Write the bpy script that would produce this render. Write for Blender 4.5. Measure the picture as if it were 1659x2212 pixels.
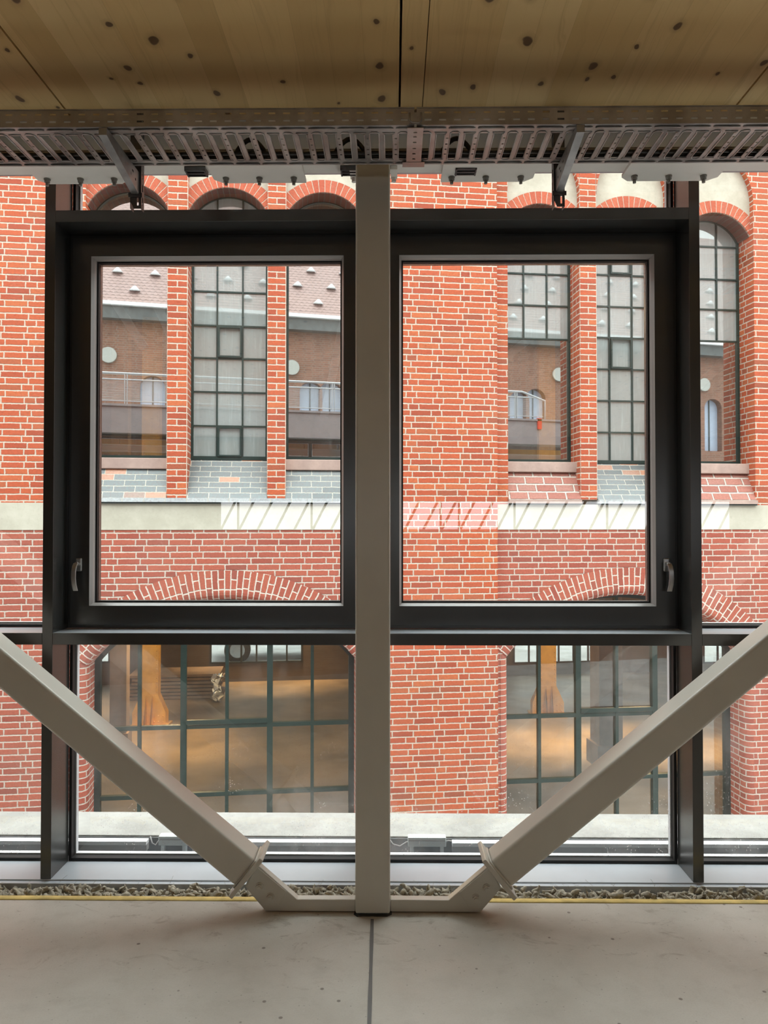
import bpy, bmesh, math, random
from mathutils import Vector, Matrix, noise
from mathutils.geometry import tessellate_polygon
random.seed(7)
PI = math.pi
for o in list(bpy.data.objects): bpy.data.objects.remove(o)
scene = bpy.context.scene
COL = scene.collection

# ------------------------------------------------------------------ camera, sky, lights, exposure
FPX, CX, CY, EYE = 1662.0, 829.5, 1106.0, 1.55
YAW, PITCH = math.radians(.66), math.radians(.96)
cam_data = bpy.data.cameras.new('camera'); cam = bpy.data.objects.new('camera', cam_data); COL.objects.link(cam)
cam_data.sensor_fit = 'VERTICAL'; cam_data.sensor_height = 24; cam_data.lens = 24*FPX/2212
cam_data.clip_start = .05; cam_data.clip_end = 300
cam.location = (0, 0, EYE); cam.rotation_euler = (PI/2+PITCH, 0, YAW)
scene.camera = cam
vs = scene.view_settings
scene.display_settings.display_device = 'sRGB'
vs.view_transform = 'Standard'; vs.look = 'None'; vs.gamma = 1; vs.use_curve_mapping = False
EXPOSURE = 1.88
vs.exposure = EXPOSURE
SKY = 1.0
STRIP_GLOW = 1.0
HALL = .4
cy = scene.cycles
cy.use_denoising = True; cy.max_bounces = 10; cy.diffuse_bounces = 5; cy.glossy_bounces = 5; cy.transmission_bounces = 8
cy.transparent_max_bounces = 24; cy.sample_clamp_indirect = 6; cy.caustics_reflective = False; cy.caustics_refractive = False

world = bpy.data.worlds.new('overcast_sky'); scene.world = world; world.use_nodes = True
wt = world.node_tree; wt.nodes.clear()
wo = wt.nodes.new('ShaderNodeOutputWorld'); wb = wt.nodes.new('ShaderNodeBackground')
wc = wt.nodes.new('ShaderNodeTexCoord'); wsx = wt.nodes.new('ShaderNodeSeparateXYZ'); wr = wt.nodes.new('ShaderNodeMapRange')
wt.links.new(wc.outputs['Generated'], wsx.inputs[0]); wt.links.new(wsx.outputs[2], wr.inputs['Value'])
wr.inputs['From Min'].default_value = 0; wr.inputs['From Max'].default_value = 1
wr.inputs['To Min'].default_value = .60*SKY; wr.inputs['To Max'].default_value = 2.4*SKY
wb.inputs['Color'].default_value = (.91, .985, .975, 1)
wt.links.new(wr.outputs[0], wb.inputs['Strength']); wt.links.new(wb.outputs[0], wo.inputs[0])

def area_lamp(name, loc, sx, sy, power, color, rot=(0, 0, 0)):
    l = bpy.data.lights.new(name, 'AREA'); l.shape = 'RECTANGLE'; l.size = sx; l.size_y = sy; l.energy = power; l.color = color
    o = bpy.data.objects.new(name, l); o.location = loc; o.rotation_euler = rot; COL.objects.link(o); return o
def spot_lamp(name, loc, power, color, angle, blend=1.0, rot=(0, 0, 0)):
    l = bpy.data.lights.new(name, 'SPOT'); l.energy = power; l.color = color; l.spot_size = angle; l.spot_blend = blend; l.shadow_soft_size = .15
    o = bpy.data.objects.new(name, l); o.location = loc; o.rotation_euler = rot; COL.objects.link(o); return o
# ------------------------------------------------------------------ measuring helpers
def ray(x, y):
    a, b = (x-CX)/FPX, (CY-y)/FPX
    Y = math.cos(PITCH)-b*math.sin(PITCH); Z = math.sin(PITCH)+b*math.cos(PITCH)
    return Vector((a*math.cos(YAW)-Y*math.sin(YAW), a*math.sin(YAW)+Y*math.cos(YAW), Z))
EYEP = Vector((0, 0, EYE))
def U(x, y, Y):
    r = ray(x, y); return EYEP+r*(Y/r.y)
def UZ(x, y, z):
    r = ray(x, y); return EYEP+r*((z-EYE)/r.z)
ALPHA = math.radians(7.5)                       # the brick building stands a little askew to our facade
FO = Vector((0, 9.6, 0)); FT = Vector((math.cos(ALPHA), math.sin(ALPHA), 0)); FN = Vector((-math.sin(ALPHA), math.cos(ALPHA), 0))
def F(x, y, d=0):                               # pixel -> (u, z) on the brick facade
    r = ray(x, y); k = (FO+FN*d-EYEP).dot(FN)/r.dot(FN); P = EYEP+r*k
    return (P-FO).dot(FT), P.z
def FZ(x, y, z):                                # pixel -> (u, d) on a level inside the brick building
    P = UZ(x, y, z)-FO; return P.dot(FT), P.dot(FN)
def REFL(x, y, Y):                              # what the brick building's panes mirror, at depth Y behind us
    r = ray(x, y); k = (FO+FN*.38-EYEP).dot(FN)/r.dot(FN); P = EYEP+r*k
    q = r-FN*(2*r.dot(FN)); return P+q*((Y-P.y)/q.y)

# ------------------------------------------------------------------ material helpers
class NT:
    def __init__(s, name):
        s.mat = bpy.data.materials.new(name); s.mat.use_nodes = True; s.t = s.mat.node_tree; s.t.nodes.clear()
        s.out = s.t.nodes.new('ShaderNodeOutputMaterial')
    def n(s, typ, **kw):
        nd = s.t.nodes.new(typ)
        for k, v in kw.items(): setattr(nd, k, v)
        return nd
    def put(s, sock, v):
        if isinstance(v, bpy.types.NodeSocket): s.t.links.new(v, sock)
        elif v is not None:
            if hasattr(sock.default_value, '__len__') and isinstance(v, (tuple, list)):
                v = tuple(v)+((1,) if len(sock.default_value) == 4 and len(v) == 3 else ())
            sock.default_value = v
    def m(s, op, a, b=None, c=None):
        nd = s.n('ShaderNodeMath', operation=op); s.put(nd.inputs[0], a)
        if b is not None: s.put(nd.inputs[1], b)
        if c is not None: s.put(nd.inputs[2], c)
        return nd.outputs[0]
    def noise(s, vec, scale, detail=4, rough=.55, dist=0):
        nd = s.n('ShaderNodeTexNoise'); s.put(nd.inputs['Vector'], vec); s.put(nd.inputs['Scale'], scale)
        s.put(nd.inputs['Detail'], detail); s.put(nd.inputs['Roughness'], rough); s.put(nd.inputs['Distortion'], dist); return nd.outputs['Fac']
    def noisec(s, vec, scale, detail=2):
        nd = s.n('ShaderNodeTexNoise'); s.put(nd.inputs['Vector'], vec); s.put(nd.inputs['Scale'], scale); s.put(nd.inputs['Detail'], detail); return nd.outputs['Color']
    def rng(s, v, a, b, c=0, d=1, smooth=True):
        nd = s.n('ShaderNodeMapRange'); nd.interpolation_type = 'SMOOTHSTEP' if smooth else 'LINEAR'
        for i, q in zip(('Value', 'From Min', 'From Max', 'To Min', 'To Max'), (v, a, b, c, d)): s.put(nd.inputs[i], q)
        return nd.outputs[0]
    def ramp(s, v, stops, const=False):
        nd = s.n('ShaderNodeValToRGB'); s.put(nd.inputs[0], v); r = nd.color_ramp
        if const: r.interpolation = 'CONSTANT'
        while len(r.elements) < len(stops): r.elements.new(.5)
        for e, (p, c) in zip(r.elements, stops): e.position = p; e.color = tuple(c)+(1,)
        return nd.outputs[0]
    def mix(s, f, a, b, mode='MIX'):
        nd = s.n('ShaderNodeMix', data_type='RGBA', blend_type=mode); s.put(nd.inputs[0], f); s.put(nd.inputs[6], a); s.put(nd.inputs[7], b); return nd.outputs[2]
    def vmap(s, vec, sc=(1, 1, 1), loc=(0, 0, 0)):
        nd = s.n('ShaderNodeMapping'); s.put(nd.inputs[0], vec); nd.inputs['Scale'].default_value = sc; nd.inputs['Location'].default_value = loc; return nd.outputs[0]
    def obj(s): return s.n('ShaderNodeTexCoord').outputs['Object']
    def pos(s): return s.n('ShaderNodeNewGeometry').outputs['Position']
    def uv(s): return s.n('ShaderNodeUVMap').outputs[0]
    def sep(s, v):
        nd = s.n('ShaderNodeSeparateXYZ'); s.put(nd.inputs[0], v); return nd.outputs
    def comb(s, x, y, z=0):
        nd = s.n('ShaderNodeCombineXYZ'); s.put(nd.inputs[0], x); s.put(nd.inputs[1], y); s.put(nd.inputs[2], z); return nd.outputs[0]
    def bump(s, h, strength=.3, dist=.01):
        nd = s.n('ShaderNodeBump'); s.put(nd.inputs['Height'], h); nd.inputs['Strength'].default_value = strength; nd.inputs['Distance'].default_value = dist; return nd.outputs[0]
    def bsdf(s, color, rough=.6, metal=0, normal=None, spec=None):
        p = s.n('ShaderNodeBsdfPrincipled'); s.put(p.inputs['Base Color'], color); s.put(p.inputs['Roughness'], rough); s.put(p.inputs['Metallic'], metal)
        if spec is not None: s.put(p.inputs['Specular IOR Level'], spec)
        if normal is not None: s.t.links.new(normal, p.inputs['Normal'])
        s.t.links.new(p.outputs[0], s.out.inputs[0]); return p
    def surf(s, sh): s.t.links.new(sh, s.out.inputs[0])
    def mixsh(s, f, a, b):
        nd = s.n('ShaderNodeMixShader'); s.put(nd.inputs[0], f); s.t.links.new(a, nd.inputs[1]); s.t.links.new(b, nd.inputs[2]); return nd.outputs[0]

def paint(name, color, rough=.5, var=.08, scale=6, metal=0, bump=0, spec=None):
    t = NT(name); p = t.pos(); f = t.noise(p, scale, 5)
    c = t.mix(t.rng(f, .3, .7), tuple(q*(1-var) for q in color), tuple(min(1, q*(1+var)) for q in color))
    nrm = t.bump(t.noise(p, scale*30, 3), bump, .002) if bump else None
    t.bsdf(c, rough, metal, nrm, spec); return t.mat

def brick(name, stops, mortar, S=.262, P=.655, shift=.5, ch=.0765, joint=.0078, alt=False, dirt=.25, rough=.85, bumpk=.6, pink=None):
    t = NT(name); uv = t.uv(); wob = t.sep(t.noisec(uv, 9, 3)); wob2 = t.sep(t.noisec(uv, 55, 2)); s = t.sep(uv)
    u = t.m('ADD', t.m('ADD', s[0], t.m('MULTIPLY', t.m('SUBTRACT', wob[0], .5), .014)), t.m('MULTIPLY', t.m('SUBTRACT', wob2[0], .5), .013))
    v = t.m('ADD', t.m('ADD', s[1], t.m('MULTIPLY', t.m('SUBTRACT', wob[1], .5), .010)), t.m('MULTIPLY', t.m('SUBTRACT', wob2[1], .5), .011))
    v = t.m('ADD', v, 40*ch)
    rv = t.m('DIVIDE', v, ch); row = t.m('FLOOR', rv); fv = t.m('SUBTRACT', rv, row)
    dv = t.m('MULTIPLY', t.m('MINIMUM', fv, t.m('SUBTRACT', 1.0, fv)), ch)
    par = t.m('MODULO', row, 2)
    wn = t.n('ShaderNodeTexWhiteNoise', noise_dimensions='1D'); t.put(wn.inputs['W'], row)
    un = t.m('ADD', t.m('DIVIDE', u, P), 60)
    if not alt: un = t.m('ADD', t.m('ADD', un, t.m('MULTIPLY', par, shift)), t.m('MULTIPLY', wn.outputs['Value'], .09))
    cell = t.m('FLOOR', un); tt = t.m('MULTIPLY', t.m('SUBTRACT', un, cell), P)
    b1 = t.m('GREATER_THAN', tt, S); b2 = t.m('GREATER_THAN', tt, 2*S)
    dS = t.m('ABSOLUTE', t.m('SUBTRACT', tt, S)); dS2 = t.m('ABSOLUTE', t.m('SUBTRACT', tt, 2*S))
    if alt: dS = t.m('ADD', dS, t.m('MULTIPLY', par, 9)); b1 = t.m('MULTIPLY', b1, t.m('SUBTRACT', 1.0, par))
    du = t.m('MINIMUM', t.m('MINIMUM', tt, t.m('SUBTRACT', P, tt)), dS)
    if 2*S < P-.01: du = t.m('MINIMUM', du, dS2)
    idv = t.comb(t.m('ADD', t.m('MULTIPLY', cell, 3), t.m('ADD', b1, b2)), row)
    w2 = t.n('ShaderNodeTexWhiteNoise', noise_dimensions='2D'); t.put(w2.inputs['Vector'], idv)
    mask = t.rng(t.m('MINIMUM', du, dv), joint*.55, joint*1.35)
    col = t.ramp(w2.outputs['Value'], stops)
    sm = t.noise(uv, 38, 5, .65)
    col = t.mix(t.rng(sm, .35, .75, 0, .75), col, t.mix(.5, col, (.13, .045, .03)))
    big = t.noise(uv, 1.1, 4)
    col = t.mix(t.rng(big, .45, .75, 0, dirt), col, pink or (.32, .12, .08))
    # lime bloom and soot spots
    sp = t.noise(uv, 14, 6, .7)
    col = t.mix(t.rng(sp, .62, .78, 0, .35), col, (.5, .36, .29))
    mc = t.mix(t.noise(uv, 22, 4), tuple(q*.8 for q in mortar), mortar)
    c = t.mix(mask, mc, col)
    h = t.m('ADD', mask, t.m('MULTIPLY', sm, .5))
    t.bsdf(c, rough, 0, t.bump(h, bumpk, .012)); return t.mat

RED = [(0, (.330, .056, .024)), (.2, (.408, .072, .027)), (.45, (.471, .093, .032)), (.7, (.439, .082, .032)), (.88, (.502, .123, .042)), (1, (.298, .069, .034))]
ROSE = [(0, (.300, .065, .042)), (.25, (.364, .083, .052)), (.5, (.407, .100, .059)), (.8, (.378, .091, .057)), (1, (.271, .070, .049))]
ORANGE = [(0, (.432, .085, .043)), (.5, (.504, .119, .060)), (1, (.450, .111, .064))]
M = {}
M['brick'] = brick('red_brick', RED, (.58, .485, .395))
M['brick_low'] = brick('rose_red_brick', ROSE, (.56, .475, .405), dirt=.35)
M['brick_pilaster'] = brick('pilaster_brick', RED, (.58, .485, .395), S=.125, P=.25, alt=True, dirt=.1)
M['brick_jamb'] = brick('jamb_brick', ROSE, (.56, .475, .405), S=.25, P=.37, shift=.33)
M['brick_ring'] = brick('voussoir_brick', ROSE, (.66, .57, .49), S=.24, P=.36, shift=.333, ch=.0735, dirt=.2)
M['brick_ring_small'] = brick('orange_voussoir_brick', ORANGE, (.55, .42, .33), S=9, P=9, shift=0, ch=.074, joint=.005, dirt=.1)
M['glazed'] = brick('grey_glazed_brick', [(0, (.085, .11, .115)), (.4, (.125, .155, .16)), (.86, (.10, .13, .135)), (.87, (.42, .20, .12)), (.95, (.38, .19, .12)), (.96, (.12, .15, .155))], (.42, .39, .32), S=.25, P=.25, shift=.5, ch=.085, joint=.005, dirt=.05, rough=.35, bumpk=.25)
M['glazed_edge'] = brick('pale_glazed_edge_brick', [(0, (.42, .45, .47)), (1, (.50, .53, .54))], (.52, .49, .42), S=.25, P=.25, shift=0, ch=.2, joint=.005, dirt=.05, rough=.4, bumpk=.2)
M['rubble'] = brick('weathered_red_block', [(0, (.30, .11, .085)), (.5, (.37, .15, .115)), (1, (.33, .16, .13))], (.55, .48, .42), S=.25, P=.25, shift=.5, ch=.117, joint=.011, dirt=.1, bumpk=1.0)
M['old_brick'] = brick('old_hall_brick', [(0, (.20, .085, .055)), (1, (.30, .13, .085))], (.30, .25, .2), dirt=.3)

def plaster(name, a, b, rough=.9):
    t = NT(name); p = t.pos(); f = t.noise(p, 3.5, 7, .65); g = t.noise(p, 30, 4)
    c = t.mix(t.rng(f, .3, .7), a, b); c = t.mix(t.rng(g, .55, .8, 0, .25), c, tuple(q*.6 for q in a))
    t.bsdf(c, rough, 0, t.bump(g, .15, .004)); return t.mat
M['plaster'] = plaster('beige_render', (.42, .385, .31), (.54, .50, .415))
M['band'] = plaster('beige_concrete_band', (.42, .39, .315), (.51, .475, .395))
M['stone_sill'] = plaster('pink_sandstone', (.34, .24, .21), (.46, .33, .28))
M['concrete_light'] = plaster('pale_concrete', (.30, .29, .27), (.42, .41, .385))
M['lintel_dark'] = brick('dark_soffit_brick', [(0, (.10, .04, .03)), (1, (.16, .06, .045))], (.14, .11, .09), S=9, P=9, shift=0, ch=.074, dirt=.1)  # darker brick lining under the window arches
M['green_steel'] = paint('dark_green_steel', (.010, .027, .023), .45)
M['black_steel'] = paint('black_green_steel', (.02, .03, .03), .5)
M['anthracite'] = paint('anthracite_coating', (.036, .037, .036), .25, .04, spec=1.0)
M['anthracite_sheen'] = paint('anthracite_painted_sheen', (.48, .51, .55), .28, .06, 3)  # anthracite with the grazing outside reflection painted in as pale grey
M['gasket'] = paint('black_rubber', (.010, .010, .011), .6)
M['spacer'] = paint('bright_aluminium_spacer', (.62, .63, .65), .35, .03)
M['bead'] = paint('aluminium_bead', (.36, .34, .33), .35, .03)
M['white_steel'] = paint('off_white_steel_paint', (.66, .64, .575), .28, .03, 4, bump=.03)
M['beam_paint'] = paint('grey_white_steel_paint', (.85, .84, .80), .5, .04, 4)
M['bolt_grey'] = paint('primed_grey_bolt', (.24, .235, .22), .5)
M['satin'] = paint('satin_aluminium', (.55, .55, .55), .3, .02, metal=.9)
M['dark_zinc'] = paint('dark_zinc_steel', (.13, .13, .135), .4, .2, 12, metal=.85)
M['arm_zinc'] = paint('zinc_steel', (.30, .30, .30), .38, .2, 12, metal=.6)
M['cable'] = paint('black_cable', (.012, .011, .010), .5)
M['shim'] = paint('dark_grout', (.035, .032, .03), .9)
M['driver'] = paint('pale_grey_plastic', (.74, .80, .80), .4, .03)
M['profile'] = paint('white_light_profile', (.85, .86, .87), .35, .03)
M['dark_sheet'] = paint('dark_grey_sheet', (.10, .108, .11), .45, .2, 5)
M['wool'] = paint('mineral_wool', (.44, .40, .32), .95, .35, 60, bump=.6)
M['foam'] = paint('yellow_foam', (.62, .47, .17), .9, .2, 14)
M['roof_slab'] = paint('roof_gravel', (.35, .34, .33), .9, .2, 9)
M['fascia'] = paint('mauve_grey_cladding', (.30, .27, .28), .5, .06)
M['galv'] = paint('galvanised_railing', (.50, .53, .56), .4, .05)
M['red_paint'] = paint('red_paint', (.6, .03, .02), .5)
M['white'] = paint('plain_white', (.85, .86, .88), .8, .03)
M['globe'] = paint('white_globe', (.42, .42, .39), .4, .03)
M['room_wall'] = paint('warm_room_wall', (.16, .13, .09), .8, .05)
M['pane_blue'] = paint('pale_blue_pane', (.45, .52, .66), .4, .05)  # even pale blue for the old building's window panes
M['yellow_steel'] = paint('ochre_yellow_steel', (.60, .34, .07), .5, .12, 4)
M['brown_pillar'] = paint('brown_grey_pillar', (.20, .14, .10), .8, .15, 3)
M['hall_floor'] = paint('hall_screed', (.20, .15, .10), .45, .35, .7)
M['hall_wall'] = paint('hall_wall', (.10, .075, .055), .8, .2, 1)
M['ground'] = paint('snowy_ground', (.48, .48, .48), .9, .2, 1.2)
M['tyre'] = paint('black_tyre', (.02, .02, .02), .7)
M['green_sign'] = paint('green_sign', (.0, .35, .16), .4, .02)

def make_tile():
    t = NT('red_brown_roof_tile'); p = t.uv(); s = t.sep(p)
    a = t.m('FRACT', t.m('DIVIDE', s[1], .2)); row = t.m('FLOOR', t.m('DIVIDE', s[1], .2))
    b = t.m('FRACT', t.m('ADD', t.m('DIVIDE', s[0], .2), t.m('MULTIPLY', row, .5)))
    arc = t.m('MULTIPLY', t.m('POWER', t.m('ABSOLUTE', t.m('SUBTRACT', b, .5)), 2), 1.4)
    e = t.rng(t.m('ABSOLUTE', t.m('SUBTRACT', a, arc)), .02, .22)
    c = t.mix(e, (.11, .06, .05), t.mix(t.noise(p, 5, 4), (.30, .19, .17), (.40, .27, .25)))
    t.bsdf(c, .7, 0, t.bump(e, .5, .02)); return t.mat
M['tile'] = make_tile()

def make_galv():
    t = NT('galvanised_tray_steel'); p = t.pos()
    f = t.noise(t.vmap(p, (1, 1, 1)), 7, 5, .6); g = t.noise(p, 60, 3)
    c = t.mix(t.rng(f, .3, .7), (.29, .272, .262), (.46, .445, .435)); c = t.mix(t.rng(g, .5, .8, 0, .3), c, (.28, .27, .27))
    t.bsdf(c, t.rng(f, .2, .8, .32, .5), .75); return t.mat
M['tray'] = make_galv()

def make_floor():
    t = NT('polished_screed'); p = t.pos()
    f = t.noise(p, 1.3, 7, .6); g = t.noise(p, 9, 6, .65); k = t.noise(p, 160, 3, .7)
    c = t.mix(t.rng(f, .32, .68), (.44, .405, .35), (.56, .53, .475))
    c = t.mix(t.rng(g, .5, .75, 0, .35), c, (.38, .335, .29))
    st = t.noise(t.vmap(p, (1, 1.6, 1)), 4.5, 7, .7, 1.5)
    near = t.rng(t.sep(p)[1], 2.3, 3.0)
    c = t.mix(t.m('MULTIPLY', t.rng(st, .57, .66, 0, .55), near), c, (.29, .245, .20))
    v = t.n('ShaderNodeTexVoronoi'); t.put(v.inputs['Vector'], p); t.put(v.inputs['Scale'], 17)
    wv = t.sep(v.outputs['Color'])
    spot = t.m('MULTIPLY', t.rng(v.outputs['Distance'], .08, .14, 1, 0), t.m('GREATER_THAN', wv[0], .86))
    c = t.mix(t.m('MULTIPLY', spot, .75), c, (.10, .075, .06))
    v2 = t.n('ShaderNodeTexVoronoi'); t.put(v2.inputs['Vector'], p); t.put(v2.inputs['Scale'], 60)
    w2 = t.sep(v2.outputs['Color'])
    sp2 = t.m('MULTIPLY', t.rng(v2.outputs['Distance'], .12, .22, 1, 0), t.m('GREATER_THAN', w2[0], .8))
    c = t.mix(t.m('MULTIPLY', sp2, .4), c, t.mix(t.m('GREATER_THAN', w2[1], .5), (.14, .12, .10), (.55, .52, .48)))
    c = t.mix(t.rng(k, .45, .75, 0, .22), c, (.33, .29, .25))
    t.bsdf(c, t.rng(g, .3, .7, .42, .62), 0, t.bump(k, .08, .002), .4); return t.mat
M['floor'] = make_floor()

def make_wood():
    t = NT('spruce_ceiling_board'); p = t.pos(); s = t.sep(p)
    bx = t.m('DIVIDE', t.m('ADD', s[0], 30), .115); bi = t.m('FLOOR', bx); bf = t.m('SUBTRACT', bx, bi)
    wn = t.n('ShaderNodeTexWhiteNoise', noise_dimensions='1D'); t.put(wn.inputs['W'], bi)
    base = t.ramp(wn.outputs['Value'], [(0, (.60, .40, .165)), (.4, (.70, .48, .21)), (.7, (.65, .44, .19)), (1, (.75, .54, .26))])
    warp = t.noise(t.vmap(p, (2, .35, 1)), 2.0, 4)
    gr = t.noise(t.comb(t.m('ADD', t.m('MULTIPLY', s[0], 60), t.m('MULTIPLY', warp, 14)), t.m('MULTIPLY', s[1], 1.3), t.m('MULTIPLY', bi, 3.7)), 1.0, 5, .6)
    c = t.mix(t.rng(gr, .5, .78, 0, .5), base, (.46, .29, .12))
    big = t.noise(t.vmap(p, (1.2, .5, 1)), 2.2, 5)
    c = t.mix(t.rng(big, .5, .75, 0, .35), c, (.52, .34, .15))
    pk = t.vmap(p, (8.0, 5.5, 1), (3.1, .7, 0)); dk = t.noisec(p, 11, 2)
    ad = t.n('ShaderNodeVectorMath', operation='ADD'); t.put(ad.inputs[0], pk); sc = t.n('ShaderNodeVectorMath', operation='SCALE'); t.put(sc.inputs[0], dk); sc.inputs['Scale'].default_value = .25; t.put(ad.inputs[1], sc.outputs[0])
    vo = t.n('ShaderNodeTexVoronoi', voronoi_dimensions='2D'); t.put(vo.inputs['Vector'], ad.outputs[0]); t.put(vo.inputs['Scale'], 1.0)
    vc = t.sep(vo.outputs['Color']); r0 = t.rng(vc[1], 0, 1, .05, .15, False)
    kn = t.m('MULTIPLY', t.rng(t.m('DIVIDE', vo.outputs['Distance'], r0), .75, 1.1, 1, 0), t.m('GREATER_THAN', vc[0], .58))
    halo = t.m('MULTIPLY', t.rng(t.m('DIVIDE', vo.outputs['Distance'], r0), .9, 2.4, 1, 0), t.m('GREATER_THAN', vc[0], .58))
    c = t.mix(t.m('MULTIPLY', halo, .35), c, (.33, .195, .085))
    c = t.mix(t.m('MULTIPLY', kn, .9), c, (.10, .052, .025))
    edge = t.rng(t.m('MINIMUM', bf, t.m('SUBTRACT', 1.0, bf)), .0, .012)
    c = t.mix(t.m('MULTIPLY', t.m('SUBTRACT', 1.0, edge), .3), c, (.28, .16, .07))
    t.bsdf(c, .6, 0, t.bump(gr, .08, .003), .3); return t.mat
M['wood'] = make_wood()

def make_pane(name, dirt=0.0, refl=.12, tint=(.95, .965, .96), drops=False):
    t = NT(name); tr = t.n('ShaderNodeBsdfTransparent'); t.put(tr.inputs[0], tint)
    gl = t.n('ShaderNodeBsdfGlossy'); t.put(gl.inputs['Roughness'], 0.0); t.put(gl.inputs['Color'], (1, 1, 1))
    lw = t.n('ShaderNodeLayerWeight'); lw.inputs['Blend'].default_value = .5
    fac = t.m('ADD', refl, t.m('MULTIPLY', t.m('POWER', lw.outputs['Facing'], 4), .75))
    base = t.mixsh(fac, tr.outputs[0], gl.outputs[0])
    if dirt or drops:
        di = t.n('ShaderNodeBsdfTranslucent'); t.put(di.inputs[0], (.9, .9, .9)); df = t.n('ShaderNodeBsdfDiffuse'); t.put(df.inputs[0], (.85, .85, .85))
        film = t.mixsh(.3, di.outputs[0], df.outputs[0])
        p = t.pos(); s = t.sep(p)
        smear = t.rng(t.noise(t.vmap(p, (1, 1, .55)), 2.6, 6, .6), .5, .72)
        f = t.m('MULTIPLY', smear, dirt)
        if drops:
            low = t.rng(s[2], .75, .02)
            v = t.n('ShaderNodeTexVoronoi'); t.put(v.inputs['Vector'], t.vmap(p, (1, 1, .8))); t.put(v.inputs['Scale'], 110)
            vc = t.sep(v.outputs['Color'])
            patch = t.rng(t.noise(p, 3.0, 4), .40, .66)
            dm = t.m('MULTIPLY', t.rng(v.outputs['Distance'], .18, .32, 1, 0), t.m('GREATER_THAN', vc[0], .5))
            f = t.m('ADD', f, t.m('MULTIPLY', t.m('MULTIPLY', dm, patch), t.m('MULTIPLY', low, .5)))
            f = t.m('ADD', f, t.m('MULTIPLY', t.m('MULTIPLY', low, smear), .16))
        base = t.mixsh(t.m('MINIMUM', f, .8), base, film)
    t.surf(base); return t.mat
M['pane_clear'] = make_pane('clear_double_glazing', dirt=.03)
M['pane_wet'] = make_pane('wet_double_glazing', dirt=.09, drops=True)
def make_mirror_pane(name, film, refl, dark=.5, streak=.25):
    t = NT(name); uv = t.obj()
    tr = t.n('ShaderNodeBsdfTransparent'); t.put(tr.inputs[0], (dark, dark*1.03, dark))
    gl = t.n('ShaderNodeBsdfGlossy'); t.put(gl.inputs['Roughness'], .012); t.put(gl.inputs['Color'], (.97, 1, .99))
    df = t.n('ShaderNodeBsdfDiffuse'); n1 = t.noise(t.vmap(uv, (2.2, 2.2, .7)), 3, 6, .65)
    t.put(df.inputs[0], t.mix(n1, (.33, .385, .38), (.47, .53, .525)))
    b = t.mixsh(refl, tr.outputs[0], gl.outputs[0])
    f = t.m('ADD', film, t.m('MULTIPLY', t.rng(t.noise(t.vmap(uv, (9, 9, .6)), 4, 5), .5, .8), streak))
    t.surf(t.mixsh(f, b, df.outputs[0])); return t.mat
M['mirror_pane'] = make_mirror_pane('reflecting_window_glass', .03, .50, .6, .08)
M['dust_sky_pane'] = make_mirror_pane('dusty_sky_grey_glass', .60, .45, .5, .2)  # grey film is dust; in the mixed bays it paints the reflected sky
M['rear_pane'] = make_mirror_pane('tinted_rear_glass', .02, .05, .42, .05)
M['hall_pane'] = make_mirror_pane('ground_floor_glass', .012, .10, .93, .05)

def make_lit(name, color, strength):
    t = NT(name); e = t.n('ShaderNodeEmission'); t.put(e.inputs[0], color); t.put(e.inputs[1], strength); t.surf(e.outputs[0]); return t.mat
M['lit_strip'] = make_lit('glowing_strip', (.95, .98, 1), .85*STRIP_GLOW)

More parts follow.
